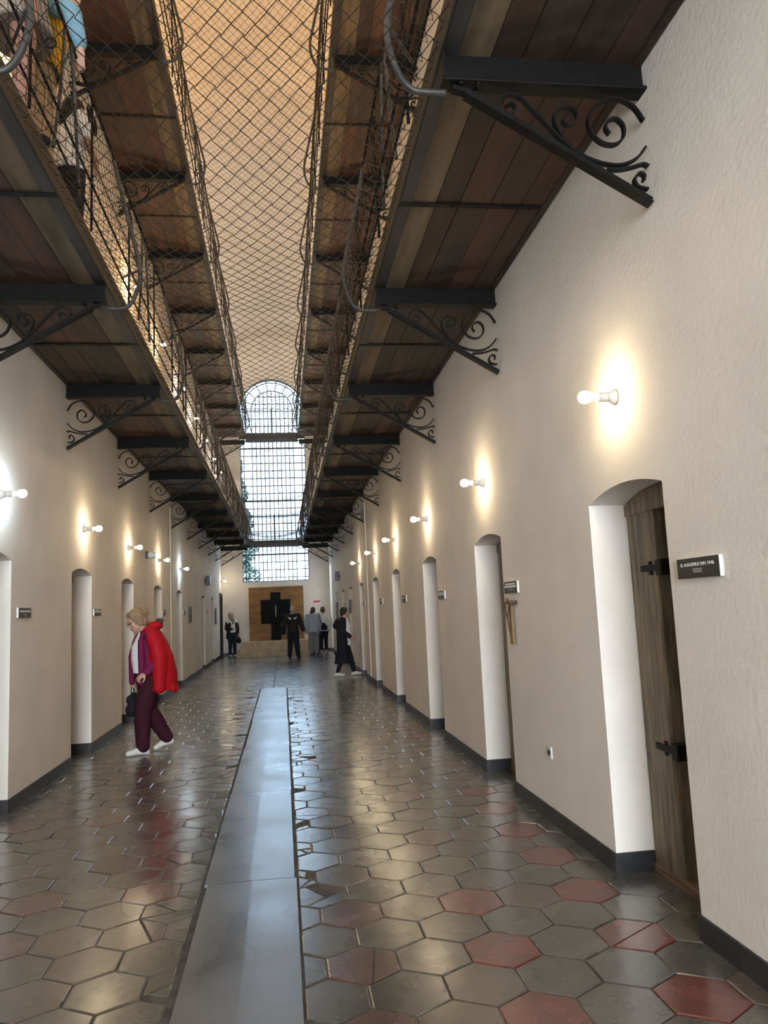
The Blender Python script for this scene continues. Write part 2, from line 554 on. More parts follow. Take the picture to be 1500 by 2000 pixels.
# --- woman in the red jacket, walking to the left
J = stand(1.74, hip=(0, 0, .92), chest=(0, .01, 1.25), neck=(0, .035, 1.445), chin=(0, .150, 1.40),
          lsh=(-.185, .02, 1.37), lel=(-.250, -.07, 1.10), lwr=(-.235, .10, .935), rel=(.235, .02, 1.10), rwr=(.21, .12, .87),
          lkn=(-.085, .10, .49), lan=(-.085, .095, .075), ltoe=(-.095, .265, .032), rkn=(.08, -.02, .48), ran=(.08, -.235, .130), rtoe=(.085, -.095, .034))
k_ = 1.74 / 1.7
def cape(q):
    k = k_
    q.loft([((0, -.115 * k, .72 * k), .265 * k, .215 * k), ((0, -.115 * k, .90 * k), .280 * k, .215 * k), ((0, -.095 * k, 1.12 * k), .275 * k, .185 * k), ((0, -.065 * k, 1.30 * k), .250 * k, .140 * k), ((0, -.03 * k, 1.41 * k), .195 * k, .110 * k), ((0, .0, 1.465 * k), .095 * k, .085 * k)])
    for sx in (-1, 1):
        q.limb([(sx * .175 * k, .005, 1.375 * k), (sx * .225 * k, -.03 * k, 1.25 * k), (sx * .250 * k, -.055 * k, 1.10 * k), (sx * .250 * k, -.055 * k, .76 * k)], [.088 * k, .094 * k, .092 * k, .072 * k])
    for j, a in enumerate((-2.6, -2.15, -1.65, -1.2, -.75)):
        q.limb([(.21 * k * math.cos(a), (-.08 + .12 * math.sin(a)) * k, 1.25 * k), (.262 * k * math.cos(a), (-.115 + .205 * math.sin(a)) * k, .725 * k)], [.012 * k, .030 * k])
    q.limb([(.06 * k, -.27 * k, .78 * k), (.02 * k, -.315 * k, .68 * k)], [.06 * k, .022 * k])
    q.limb([(-.12 * k, .06 * k, 1.43 * k), (-.095 * k, -.07 * k, 1.48 * k), (0, -.12 * k, 1.48 * k), (.095 * k, -.07 * k, 1.48 * k), (.12 * k, .06 * k, 1.43 * k)], [.038 * k, .05 * k, .055 * k, .05 * k, .038 * k])
def hoodlin(q):
    k = k_
    q.limb([(-.05 * k, -.13 * k, 1.530 * k), (.05 * k, -.13 * k, 1.530 * k)], [.034 * k, .034 * k])
def shirt(q):
    k = k_
    q.loft([((0, .075 * k, .93 * k), .10 * k, .105 * k), ((0, .09 * k, 1.10 * k), .11 * k, .115 * k), ((0, .095 * k, 1.24 * k), .105 * k, .105 * k), ((0, .085 * k, 1.36 * k), .065 * k, .055 * k), ((0, .06 * k, 1.43 * k), .05 * k, .05 * k)])
def flaps(q):
    k = k_
    for sx in (-1, 1):
        q.limb([(sx * .075 * k, .075 * k, 1.41 * k), (sx * .125 * k, .125 * k, 1.30 * k), (sx * .145 * k, (.165 if sx > 0 else .125) * k, 1.12 * k), (sx * .145 * k, (.165 if sx > 0 else .12) * k, .82 * k)], [.028 * k, .036 * k, .040 * k, .034 * k])
HAIRF = mat('hair_fair', (0.26, 0.17, 0.10), 0.55, noise=0.35, scale=18, bump=0.4, stretch=(6, 1, 1))
HAIRD = mat('hair_dark', (0.012, 0.009, 0.008), 0.75, noise=0.3, scale=18, bump=0.3)
HAIRG = mat('hair_grey', (0.42, 0.40, 0.38), 0.6, noise=0.25, scale=18, bump=0.3)
HAIRB = mat('hair_brown', (0.06, 0.035, 0.028), 0.5, noise=0.3, scale=18, bump=0.3)
MAG = cloth('magenta', (0.150, 0.012, 0.055))
lady = person('woman walking left in a bright red jacket over a magenta top with white trainers', (-1.64, 9.80, 0), math.radians(114), 1.74, J, look=(0, .93, -.36), hair=(HAIRF, 'bun'), voxel=.0065, stout=1.16, face=True, hs=1.2,
       hands=((.05, .75, -.45), (0, .25, -1)), palms=((.5, -.2, -.8), (-1, 0, 0)), curls=(1.05, 1.0),
       wear=[('trousers', 'legs', cloth('burgundy', (0.040, 0.007, 0.016)), dict(grow=.024, flare=1.18, to=.95)),
             ('magenta_top', 'top', MAG, dict(grow=.012, hem=-.12, sleeve=.97)),
             ('white_shirt', 'raw', WHITE, dict(fn=shirt)), ('jacket_flaps', 'raw', MAG, dict(fn=flaps)),
             ('red_jacket', 'raw', cloth('red', (0.40, 0.004, 0.012), .65), dict(fn=cape, sm=9)),
             ('hood_lining', 'raw', cloth('lining', (0.06, 0.05, 0.05)), dict(fn=hoodlin)),
             ('shoes', 'shoes', SNEAK, {})])
gl = MB()
_c = Vector((0, .150, 1.40)) * k_
_f = Vector((0, .93, -.36)).normalized(); _u = Vector((0, .36, .93)).normalized(); _r = Vector((1, 0, 0))
for sx in (-1, 1):
    ctr = _c + _u * .134 + _f * .050 + _r * (sx * .034)
    gl.tube([ctr + _r * (.022 * math.cos(a)) + _u * (.017 * math.sin(a)) for a in [i * PI / 6 for i in range(13)]], .0022, 5)
    gl.tube([ctr + _r * (sx * .022), ctr + _r * (sx * .046) - _f * .11], .002, 5)
gl.build('glasses', M['iron2'], lady)
# her bag hangs from the far hand
bag = thing('handbag', 'black handbag hanging beside the far leg of the woman in red', 'bag', (0, 0, 0), 0)
bb = MB()
bb.ell((-1.857, 9.99, .56), .075, .115, .15)
bb.limb([(-1.865, 9.94, .50), (-1.84, 10.04, .50)], [.085, .085]); bb.limb([(-1.875, 9.94, .62), (-1.85, 10.04, .62)], [.065, .065])
remeshed('bag_body', bb, BLACK, bag, .009)
hb_ = MB(); hb_.tube(smooth_path([(-1.88, 9.95, .66), (-1.88, 9.98, .80), (-1.87, 10.02, .83), (-1.86, 10.04, .66)]), .008, 6); hb_.build('handle', BLACK, bag)

# --- woman in the long black coat, walking right
J = stand(1.66, neck=(0, .0, 1.455), chin=(0, .095, 1.46), lel=(-.235, -.06, 1.10), lwr=(-.22, .08, .90), rel=(.235, -.04, 1.11), rwr=(.225, .17, .965),
          lkn=(-.08, .16, .49), lan=(-.08, .235, .085), ltoe=(-.085, .40, .05), rkn=(.08, -.04, .49), ran=(.08, -.19, .09), rtoe=(.085, -.03, .035))
COAT = cloth('coat', (0.014, 0.013, 0.020))
def front(q):
    q.loft([((0, .075, .74), .10, .125), ((0, .09, 1.0), .125, .125), ((0, .085, 1.22), .11, .105), ((0, .06, 1.36), .07, .07), ((0, .03, 1.43), .05, .05)])
def hoodback(q):
    q.limb([(-.07, -.14, 1.33), (0, -.17, 1.22), (.07, -.14, 1.33)], [.06, .085, .06])
def collar(q):
    q.limb([(-.05, -.03, 1.425), (0, -.06, 1.435), (.05, -.03, 1.425), (0, .05, 1.40), (-.05, -.03, 1.425)], [.028] * 5)
person('woman in a long black coat and pale shoes walking right along the right wall', (1.45, 18.88, 0), math.radians(-92), 1.66, J, look=(0, 1, -.03), hair=(HAIRD, 'bob'), voxel=.009, stout=1.05, face=True,
       hands=((0, .3, -1), (0, .8, -.2)), palms=((1, 0, 0), (-1, 0, 0)),
       wear=[('leggings', 'legs', BLACK, dict(grow=.006, to=.9)), ('white_top', 'raw', WHITE, dict(fn=front)),
             ('coat', 'top', COAT, dict(grow=.022, hem=-.60, hw=1.12, hd=1.25, dy=-.035, hy=-.05, sleeve=.95)), ('hood', 'raw', COAT, dict(fn=hoodback)), ('collar', 'raw', cloth('grey_collar', (.10, .10, .10)), dict(fn=collar)), ('shoes', 'shoes', SNEAK, {})])

# --- man with back turned
J = stand(1.80, lel=(-.285, -.05, 1.12), lwr=(-.33, .07, .92), rel=(.275, -.03, 1.11), rwr=(.34, .06, .90), lkn=(-.10, .02, .49), lan=(-.125, -.01, .085), ltoe=(-.14, .15, .035), rkn=(.11, .0, .49), ran=(.15, .05, .085), rtoe=(.20, .20, .035))
man = person('man with cropped grey hair and dark jacket seen from behind before the cross', (.33, 26.9, 0), math.radians(-4), 1.80, J, hair=(HAIRG, 'crop'), voxel=.009,
       hands=((-.35, .3, -.8), (.3, .2, -1)),
       wear=[('trousers', 'legs', NAVY, dict(grow=.016, flare=1.15)), ('jacket', 'top', cloth('jacket_dark', (0.022, 0.023, 0.022)), dict(grow=.03, hem=-.06, sleeve=.95, hood=False)), ('collar', 'raw', cloth('grey_fleece', (.28, .28, .28)), dict(fn=lambda q: q.limb([(-.07, -.03, 1.545), (0, -.075, 1.56), (.07, -.03, 1.545)], [.035, .038, .035]))), ('shoes', 'shoes', cloth('dark_shoe', (.03, .03, .035), .5), {})])
for sx in (-1, 1):
    w = MB()
    w.limb([(sx * .045, -.158, 1.385), (sx * .10, -.150, 1.405), (sx * .15, -.125, 1.425)], [.012, .022, .014])
    w.limb([(sx * .06, -.158, 1.355), (sx * .11, -.148, 1.375)], [.010, .013])
    e = w.build('wing_emblem', M['letter'], man); e['label'] = 'white wing emblem'
sb = thing('shoulder_bag', 'black shoulder bag at the left hip of the man in dark jacket', 'bag')
q = MB(); q.limb([(.0, 26.86, .92), (.0, 26.95, .92), (.02, 26.90, 1.02)], [.09, .09, .08]); remeshed('bag_body', q, BLACK, sb, .012)
q = MB(); q.tube(smooth_path([(.10, 26.75, 1.05), (.25, 26.715, 1.30), (.44, 26.76, 1.50)]), .012, 6); q.build('strap', BLACK, sb)

# --- grey hoodie, white shirt, half hidden person
J = stand(1.74, lel=(-.26, -.03, 1.10), lwr=(-.275, .04, .86), rel=(.24, -.02, 1.10), rwr=(.235, .08, .88))
person('person in pale grey-blue hoodie and grey trousers seen from behind', (1.10, 28.55, 0), math.radians(-3), 1.74, J, hair=(HAIRB, 'short'), voxel=.010, stout=1.05,
       wear=[('trousers', 'legs', cloth('grey_trousers', (.20, .20, .23)), dict(grow=.02, flare=1.35)), ('hoodie', 'top', cloth('hoodie', (.36, .41, .48)), dict(grow=.038, hem=-.10, sleeve=.98, hood=True)), ('shoes', 'shoes', cloth('mixed_shoe', (.10, .10, .11), .5), {})])
hb2 = thing('handbag', 'black leather handbag on the shoulder of the person in grey hoodie', 'bag')
q = MB(); q.limb([(1.47, 28.45, .99), (1.48, 28.55, .99), (1.47, 28.50, 1.10), (1.53, 28.50, .98)], [.10, .10, .07, .09]); remeshed('bag_body', q, BLACK, hb2, .012)
q = MB(); q.tube(smooth_path([(1.40, 28.47, 1.10), (1.325, 28.40, 1.32), (1.29, 28.49, 1.52)]), .014, 6); q.build('strap', NAVY, hb2)
J = stand(1.74, rel=(.26, -.02, 1.12), rwr=(.25, .08, .90))
person('person in a loose white shirt and navy trousers by the right wall', (1.50, 29.35, 0), math.radians(5), 1.74, J, hair=(HAIRB, 'bob'), voxel=.010,
       wear=[('trousers', 'legs', NAVY, dict(grow=.014, to=.78)), ('shirt', 'top', WHITE, dict(grow=.04, hem=-.10, sleeve=.9)), ('shoes', 'shoes', cloth('beige_shoe', (.35, .30, .25), .5), {})])
J = stand(1.58)
person('shorter person almost hidden behind the grey hoodie, only a dark head showing', (1.215, 29.72, 0), math.radians(-3), 1.66, stand(1.66, neck=(-.07, -.02, 1.45), chin=(-.105, .05, 1.455)), hair=(HAIRB, 'short'), voxel=.012,
       wear=[('trousers', 'legs', NAVY, dict(grow=.014)), ('top', 'top', cloth('grey_top', (.2, .2, .22)), dict(grow=.02)), ('shoes', 'shoes', BLACK, {})])

# --- woman at the far left, turned to the right
J = stand(1.68, lel=(-.25, .0, 1.10), lwr=(-.22, .06, .86), rel=(.24, .0, 1.09), rwr=(.07, .22, 1.08), lan=(-.10, .02, .085), ltoe=(-.12, .17, .035))
def scarf(q):
    q.limb([(-.07, .02, 1.43), (0, .10, 1.40), (.07, .02, 1.43), (0, -.05, 1.45), (-.07, .02, 1.43)], [.045] * 5)
    q.limb([(.0, .125, 1.38), (.01, .14, 1.28)], [.05, .04])
fl = person('woman in black cardigan, scarf and white trainers standing at the far left door', (-1.96, 30.25, 0), math.radians(-150), 1.68, J, look=(-.75, .62, 0), hair=(mat('hair_sand', (.36, .27, .2), .6, noise=.3, scale=18), 'short'), voxel=.009,
       hands=((0, .2, -1), (-1, .25, 0)), palms=((1, 0, 0), (0, -1, 0)),
       wear=[('jeans', 'legs', cloth('denim', (.018, .024, .040)), dict(grow=.012)), ('white_top', 'top', WHITE, dict(grow=.012, hem=.02, sleeve=.3)),
             ('cardigan', 'raw', BLACK, dict(fn=lambda q: (q.loft([((0, -.07, .72), .21, .13), ((0, -.055, .98), .19, .12), ((0, -.045, 1.24), .195, .115), ((0, -.03, 1.38), .15, .085), ((0, -.03, 1.44), .06, .05)]), [q.limb([(s * .16, -.03, .75), (s * .15, .04, 1.0), (s * .125, .07, 1.25)], [.07, .07, .055]) for s in (-1, 1)], q.limb([(-.183, -.01, 1.37), (-.25, 0, 1.09), (-.22, .05, .90)], [.07, .06, .05]), q.limb([(.183, -.01, 1.37), (.24, 0, 1.08), (.10, .2, 1.07)], [.07, .06, .048])))),
             ('scarf', 'raw', cloth('scarf', (.28, .20, .20), .8, .5), dict(fn=scarf)), ('shoes', 'shoes', SNEAK, {})])
hb3 = thing('handbag', 'dark handbag held low by the woman in black cardigan', 'bag')
q = MB(); q.limb([(-1.70, 30.13, .60), (-1.70, 30.20, .60), (-1.70, 30.15, .68)], [.095, .095, .07]); remeshed('bag_body', q, BLACK, hb3, .012)
q = MB(); q.tube(smooth_path([(-1.72, 30.12, .70), (-1.73, 30.13, .86), (-1.70, 30.16, .70)]), .009, 6); q.build('handle', BLACK, hb3)

# --- three visitors on the left gallery
ZG = 4.45
J = stand(1.66)
person('woman in grey tunic with bare legs on the left gallery, nearest the camera', (-1.50, 4.56, ZG), math.radians(-70), 1.66, J, hair=(HAIRB, 'bob'), voxel=.010, skin=SKIN2,
       wear=[('tunic', 'top', cloth('tunic', (.30, .27, .24)), dict(grow=.04, hem=-.16, hw=1.25, sleeve=.3)), ('shoes', 'shoes', BLACK, {})])
J = stand(1.76, chest=(0, .06, 1.24), neck=(0, .12, 1.42), chin=(0, .21, 1.42), lsh=(-.185, .12, 1.34), rsh=(.185, .12, 1.34), rel=(.20, .30, 1.24), rwr=(.20, .355, .98), lel=(-.24, .0, 1.08), lwr=(-.20, -.02, .86))
person('person in yellow vest and light blue sleeves leaning over the left gallery railing', (-1.62, 5.20, ZG), math.radians(-92), 1.76, J, look=(0, .9, -.4), hair=(HAIRB, 'short'), voxel=.009,
       hands=((0, -.1, -1), (0, -.05, -1)), palms=((1, 0, 0), (-1, 0, 0)), curls=(.5, .7),
       wear=[('trousers', 'legs', cloth('beige', (.42, .32, .21)), dict(grow=.02)), ('blue_shirt', 'top', cloth('blue', (.17, .33, .42)), dict(grow=.018, hem=.15, sleeve=.93)),
             ('vest', 'top', cloth('yellow', (.62, .36, .03)), dict(grow=.030, hem=.12, sleeve=0, dy=.01)), ('shoes', 'shoes', BLACK, {})])
J = stand(1.42, chest=(0, .04, 1.25), neck=(0, .06, 1.45), chin=(0, .15, 1.46), rel=(.275, -.03, 1.13), rwr=(.235, .14, 1.02), lel=(-.25, .05, 1.12), lwr=(-.2, .2, .98))
person('dark-haired person in white shirt and dark trousers by the left gallery railing', (-1.63, 6.05, ZG), math.radians(-28), 1.42, J, look=(0, 1, -.15), hair=(HAIRD, 'long'), voxel=.008, hs=1.15, skin=SKIN,
       wear=[('trousers', 'legs', BLACK, dict(grow=.018)), ('white_shirt', 'top', cloth('pale_shirt', (.74, .74, .76)), dict(grow=.04, hem=-.03, sleeve=.3)), ('shoes', 'shoes', BLACK, {})])


# ------------------------------------------------------------------ room shell
def openings(cs, w=.93, zs=2.17, rise=.065):
    return [(c - w / 2, c + w / 2, zs, rise) for c in cs]


DOOR_R = [4.03, 6.92, 9.78, 12.76, 15.64, 18.5, 21.45, 24.1, 27.0]
DOOR_L = [3.90, 6.74, 9.66, 12.42, 15.36, 18.46, 23.95, 27.0]


def side_wall(name, X, s, ops, z1, extra=()):
    """s=+1: solid lies at +x of the plane (right wall)"""
    b = MB()
    ops = sorted(list(ops) + list(extra))

    def quad(p):
        b.add(p if s < 0 else p[::-1], [(0, 1, 2, 3)])
    y = YB
    for ya, yb, zs, rise in ops:
        quad([(X, y, 0), (X, ya, 0), (X, ya, z1), (X, y, z1)])
        N = 14
        arch = []
        for i in range(N + 1):
            t = i / N
            arch.append((ya + (yb - ya) * t, zs + rise * (1 - (2 * t - 1) ** 2)))
        D = 1.3
        for i in range(N):
            (p, zp), (q, zq) = arch[i], arch[i + 1]
            quad([(X, p, zp), (X, q, zq), (X, q, z1), (X, p, z1)])
            quad([(X, p, zp), (X + s * D, p, zp), (X + s * D, q, zq), (X, q, zq)])
            if zs < 3:
                quad([(X + s * D, p, 0), (X + s * D, q, 0), (X + s * D, q, zq), (X + s * D, p, zp)])
        quad([(X, ya, 0), (X + s * D, ya, 0), (X + s * D, ya, zs), (X, ya, zs)])
        quad([(X, yb, 0), (X, yb, zs), (X + s * D, yb, zs), (X + s * D, yb, 0)])
        y = yb
    quad([(X, y, 0), (X, YF, 0), (X, YF, z1), (X, y, z1)])
    return struct(b.build(name, M['plaster']))


side_wall('wall_right', XR, 1, openings(DOOR_R), 11.7, [(29.55, 30.95, 3.35, .10)])
side_wall('wall_left', XL, -1, openings(DOOR_L), 11.7, [(30.0, 31.05, 2.45, .02)])


def end_wall(name, Y, dirn, x0, x1, z0, zs, top):
    """wall with one tall round-headed window hole; reveal goes along dirn"""
    b = MB()
    Y2 = Y + dirn * .42
    def q(p):
        b.add(p, [(0, 1, 2, 3)])
    a0, a1 = XL - .02, XR + .02
    q([(a0, Y, 0), (x0, Y, 0), (x0, Y, top), (a0, Y, top)])
    q([(x1, Y, 0), (a1, Y, 0), (a1, Y, top), (x1, Y, top)])
    q([(x0, Y, 0), (x1, Y, 0), (x1, Y, z0), (x0, Y, z0)])
    q([(x0, Y, z0), (x1, Y, z0), (x1, Y2, z0), (x0, Y2, z0)])
    q([(x0, Y, z0), (x0, Y2, z0), (x0, Y2, zs), (x0, Y, zs)])
    q([(x1, Y, z0), (x1, Y, zs), (x1, Y2, zs), (x1, Y2, z0)])
    xm, r = (x0 + x1) / 2, (x1 - x0) / 2
    N = 32
    A = [(xm - r * math.cos(PI * i / N), zs + r * math.sin(PI * i / N)) for i in range(N + 1)]
    for i in range(N):
        (p, zp), (u, zu) = A[i], A[i + 1]
        q([(p, Y, zp), (u, Y, zu), (u, Y, top), (p, Y, top)])
        q([(p, Y, zp), (p, Y2, zp), (u, Y2, zu), (u, Y, zu)])
    return struct(b.build(name, M['plaster']))


WX0, WX1, WZ0, WZS = -1.565, 1.115, 2.87, 9.98
end_wall('wall_far', YF, 1, WX0, WX1, WZ0, WZS, 13.4)
end_wall('wall_back', YB, -1, -2.25, 1.76, 0.1, 4.6, 13.4)


def window(name, Y, z0, deco, WX0=WX0, WX1=WX1, WZS=WZS):
    xm, r = (WX0 + WX1) / 2, (WX1 - WX0) / 2
    u = (WX1 - WX0) / 15.8
    t = .036
    b = MB()
    xs = [.9, 2.9] + [2.9 + i for i in range(1, 11)] + [14.9]
    xs = [WX0 + u * x for x in xs]
    ri, rm = r * .64, r * .90
    for x in xs:
        d = abs(x - xm)
        ztop = WZS + (math.sqrt(max(0, ri * ri - d * d)) if d < ri else (-.05 if d > ri else 0))
        b.box(x - t / 2, x + t / 2, Y - .012, Y + .012, z0, ztop)
    z = z0 + .16
    i = 0
    while z < WZS + ri:
        if z > WZS - .02:
            h = math.sqrt(max(0, ri * ri - (z - WZS) ** 2))
            b.box(xm - h, xm + h, Y - .01, Y + .01, z - t / 2, z + t / 2)
        else:
            tt = t * (1.8 if i % 7 == 3 else 1)
            b.box(WX0, WX1, Y - .014, Y + .014, z - tt / 2, z + tt / 2)
        z += .315
        i += 1
    for rr in (r - .02, rm, ri):
        pts = [(xm - rr * math.cos(PI * i / 40), WZS + rr * math.sin(PI * i / 40)) for i in range(41)]
        b.ribbon(pts, t, Y - .012, Y + .012)
    for i in range(1, 9):
        a = PI * i / 9
        b.ribbon([(xm - ri * math.cos(a), WZS + ri * math.sin(a)), (xm - r * math.cos(a), WZS + r * math.sin(a))], t, Y - .01, Y + .01)
    b.box(WX0, WX0 + .03, Y - .03, Y + .03, z0, WZS)
    b.box(WX1 - .03, WX1, Y - .03, Y + .03, z0, WZS)
    b.box(WX0, WX1, Y - .04, Y + .03, z0, z0 + .035)
    o = struct(b.build(name, M['bar']))
    if deco:
        d = MB()
        zz = z0 + .16
        for row in range(20):
            for cx in (WX0 + u * 1.9, WX1 - u * 1.9):
                for sg in (-1, 1):
                    d.ribbon([(cx - u * .6, zz + .157 - sg * .10), (cx + u * .6, zz + .157 + sg * .10)], .007, Y + .004, Y + .010)
            if row in (0, 4):
                for c in range(10):
                    cx = WX0 + u * (3.4 + c)
                    for sg in (-1, 1):
                        d.ribbon([(cx - u * .28, zz + .157 - sg * .09), (cx + u * .28, zz + .157 + sg * .09)], .005, Y + .004, Y + .010)
            zz += .315
        d.build('leading', M['iron2'], o)
    gp = MB()
    N = 32
    P = [(WX0, Y + .02, z0), (WX1, Y + .02, z0)] + [(xm + r * math.cos(PI * i / N), Y + .02, WZS + r * math.sin(PI * i / N)) for i in range(N + 1)]
    gp.add(P, [tuple(range(len(P)))])
    gp.build('glass_pane', M['glass2'] if deco else M['glass'], o)
    return o


window('window_1', YF + .20, WZ0, True)
window('window_2', YB - .20, 0.1, False, -2.25, 1.76, 4.6)

gs = glass2.copy()
gs.name = 'side_glass'
for _n in gs.node_tree.nodes:
    if _n.type == 'BSDF_TRANSPARENT':
        _n.inputs[0].default_value = (0.10, 0.115, 0.13, 1)  # tint darkened to weaken the daylight from the side opening
q = MB()
q.add([(XR + 1.2, 29.56, 2.0), (XR + 1.2, 30.94, 2.0), (XR + 1.2, 30.94, 3.36), (XR + 1.2, 29.56, 3.36)], [(0, 1, 2, 3)], 0)
q.add([(XR + 1.2, 29.56, 0), (XR + 1.2, 30.94, 0), (XR + 1.2, 30.94, 2.0), (XR + 1.2, 29.56, 2.0)], [(0, 1, 2, 3)], 1)
q.box(XR + 1.17, XR + 1.23, 29.56, 30.94, 1.97, 2.03, 2)
q.box(XR + 1.17, XR + 1.23, 30.22, 30.28, 2.03, 3.36, 2)
struct(q.build('window_3', [gs, M['plaster'], M['bar']]))
vb = MB()
N = 28
hw = (XR - XL) / 2
arc = [(XC - hw * math.cos(PI * i / N) * 1.0, 11.7 + 1.45 * math.sin(PI * i / N)) for i in range(N + 1)]
for i in range(N):
    (p, zp), (u, zu) = arc[i], arc[i + 1]
    vb.add([(p, YB, zp), (p, YF, zp), (u, YF, zu), (u, YB, zu)], [(0, 1, 2, 3)], 0, True)
struct(vb.build('ceiling', M['vault']))

# baseboards follow the walls and turn into the door reveals
def baseboard(name, X, s, ops):
    b = MB()
    H, T = .112, .014
    y = YB + .01
    for ya, yb, _, _ in sorted(ops):
        b.box(X - s * T, X + s * .001, y, ya + T * 0, -.02, H, bev=.004)
        for e, sg in ((ya, 1), (yb, -1)):
            b.box(X - s * T, X + s * .235, e, e + sg * T, -.02, H, bev=.004)
        y = yb
    b.box(X - s * T, X + s * .001, y, YF - .01, -.02, H, bev=.004)
    return struct(b.build(name, M['base']))


baseboard('baseboard_right', XR, 1, openings(DOOR_R) + [(29.55, 30.95, 0, 0)])
baseboard('baseboard_left', XL, -1, openings(DOOR_L) + [(30.0, 31.05, 0, 0)])
b = MB()
b.box(XL + .02, -1.76, YF - .014, YF, -.02, .112)
b.box(1.03, XR - .02, YF - .014, YF, -.02, .112)
struct(b.build('baseboard_far', M['base']))
for i, (X, s) in enumerate(((XR, 1), (XL, -1))):
    b = MB()
    b.box(X - s * .018, X + s * .001, 17.02, 17.14, .115, 4.0, bev=.004)
    struct(b.build(f'trim_{i + 1}', M['plaster']))

# ------------------------------------------------------------------ floor of hexagonal tiles
def clip(poly, a, b_, c):                   # keep a*x+b*y<=c
    out = []
    for i in range(len(poly)):
        p, q = poly[i], poly[(i + 1) % len(poly)]
        dp, dq = a * p[0] + b_ * p[1] - c, a * q[0] + b_ * q[1] - c
        if dp <= 0:
            out.append(p)
        if dp * dq < 0:
            t = dp / (dp - dq)
            out.append((p[0] + (q[0] - p[0]) * t, p[1] + (q[1] - p[1]) * t))
    return out


fb = MB()


def tile(poly, mi, wear=0.0):
    if len(poly) < 3:
        return
    A = sum(poly[i][0] * poly[(i + 1) % len(poly)][1] - poly[(i + 1) % len(poly)][0] * poly[i][1] for i in range(len(poly))) / 2
    if abs(A) < .0012:
        return
    cx = sum(p[0] for p in poly) / len(poly)
    cy = sum(p[1] for p in poly) / len(poly)
    tx, ty, dz = random.gauss(0, .0055 + wear * .008), random.gauss(0, .0055 + wear * .008), random.uniform(-.0015, .001) - wear * .002
    rad = max(math.hypot(p[0] - cx, p[1] - cy) for p in poly)
    def ring(gap, z):
        o = []
        for p in poly:
            d = math.hypot(p[0] - cx, p[1] - cy)
            k = max(.3, 1 - gap / d)
            x, y = cx + (p[0] - cx) * k, cy + (p[1] - cy) * k
            o.append((x, y, z + dz + (x - cx) * tx + (y - cy) * ty))
        return o
    n = len(poly)
    g0 = .0016 + wear * .003
    V = ring(g0, -.012) + ring(g0 + .0012, -.0030) + ring(g0 + .008 + wear * .006, 0.0)
    F = []
    for r in range(2):
        for i in range(n):
            F.append((r * n + i, r * n + (i + 1) % n, r * n + n + (i + 1) % n, r * n + n + i))
    b0 = len(fb.v)
    fb.add(V, F, mi, False)
    fb.add(V[2 * n:], [tuple(range(n))], mi, False)


SX0, SX1, SEND = -.515, .035, 17.0
PX, PY = .326, .300


def lattice(x_ref, xa, xb, y0, y1, full=False):
    j0 = int((y0 - 3.10) / PY) - 1
    j1 = int((y1 - 3.10) / PY) + 2
    for j in range(j0, j1):
        for i in range(-16, 17):
            cx = x_ref + PX * i + (PX / 2 if j % 2 else 0)
            cy = 3.10 + PY * j
            if cx < xa - .2 or cx > xb + .2 or cy < y0 - .2 or cy > y1 + .2:
                continue
            hx, hy = PX / 2, PY * 2 / 3
            jt = lambda: random.uniform(-.004, .004)
            poly = [(cx, cy - hy), (cx + hx, cy - hy / 2), (cx + hx, cy + hy / 2), (cx, cy + hy), (cx - hx, cy + hy / 2), (cx - hx, cy - hy / 2)]
            poly = clip(clip(clip(clip(poly, 1, 0, xb), -1, 0, -xa), 0, 1, y1), 0, -1, -y0)
            if len(poly) < 3:
                continue
            if j % 2 == 0 and i % 2 == 0:
                right = x_ref > 0
                if right and (i == 0 and cy < 6.6 or i == -2 and cy < 4.4):
                    mi = 4
                elif right and cy < 12 and i == 0:
                    mi = random.choice([4, 3, 2])
                else:
                    mi = random.choice([3, 3, 2, 0]) if cy < 7 else random.choice([3, 2, 2, 0, 1])
            else:
                mi = random.choice([0, 0, 1, 1, 2, 0])
            d = min(abs(cx - SX0), abs(cx - SX1)) if cy < SEND else 9
            wear = max(0, 1 - d / .45)
            if wear > .25 and random.random() < wear * .55:
                a = random.uniform(0, PI)
                ca, sa = math.cos(a), math.sin(a)
                off = ca * (cx + random.uniform(-.06, .06)) + sa * (cy + random.uniform(-.06, .06))
                for pl in (clip(poly, ca, sa, off - .003), clip(poly, -ca, -sa, -off - .003)):
                    if wear > .7 and random.random() < .55 and len(pl) > 2:
                        a2 = a + random.uniform(.8, 2.2)
                        c2, s2 = math.cos(a2), math.sin(a2)
                        mx = sum(p[0] for p in pl) / len(pl); my = sum(p[1] for p in pl) / len(pl)
                        o2 = c2 * mx + s2 * my
                        for p3 in (clip(pl, c2, s2, o2 - .003), clip(pl, -c2, -s2, -o2 - .003)):
                            if random.random() < .85:
                                tile(p3, mi, wear)
                    else:
                        tile(pl, mi, wear)
            elif random.random() < .02:
                a = random.uniform(0, PI)
                ca, sa = math.cos(a), math.sin(a)
                off = ca * cx + sa * cy
                tile(clip(poly, ca, sa, off - .002), mi, .15)
                tile(clip(poly, -ca, -sa, -off - .002), mi, .15)
            else:
                tile(poly, mi, wear * .8)


lattice(1.62, SX1 + .012, XR + .24, 0.6, SEND)
lattice(-.81, XL - .24, SX0 - .012, 0.6, SEND)
lattice(1.62, -.235, XR + .24, SEND, YF)
lattice(-.81, XL - .24, -.247, SEND, YF)
NT = len(TILE)
fb.add([(XL - 1.4, YB, -.007), (XR + 1.4, YB, -.007), (XR + 1.4, YF + .4, -.007), (XL - 1.4, YF + .4, -.007)], [(0, 1, 2, 3)], NT)
struct(fb.build('floor', TILE + [M['mortar']]))

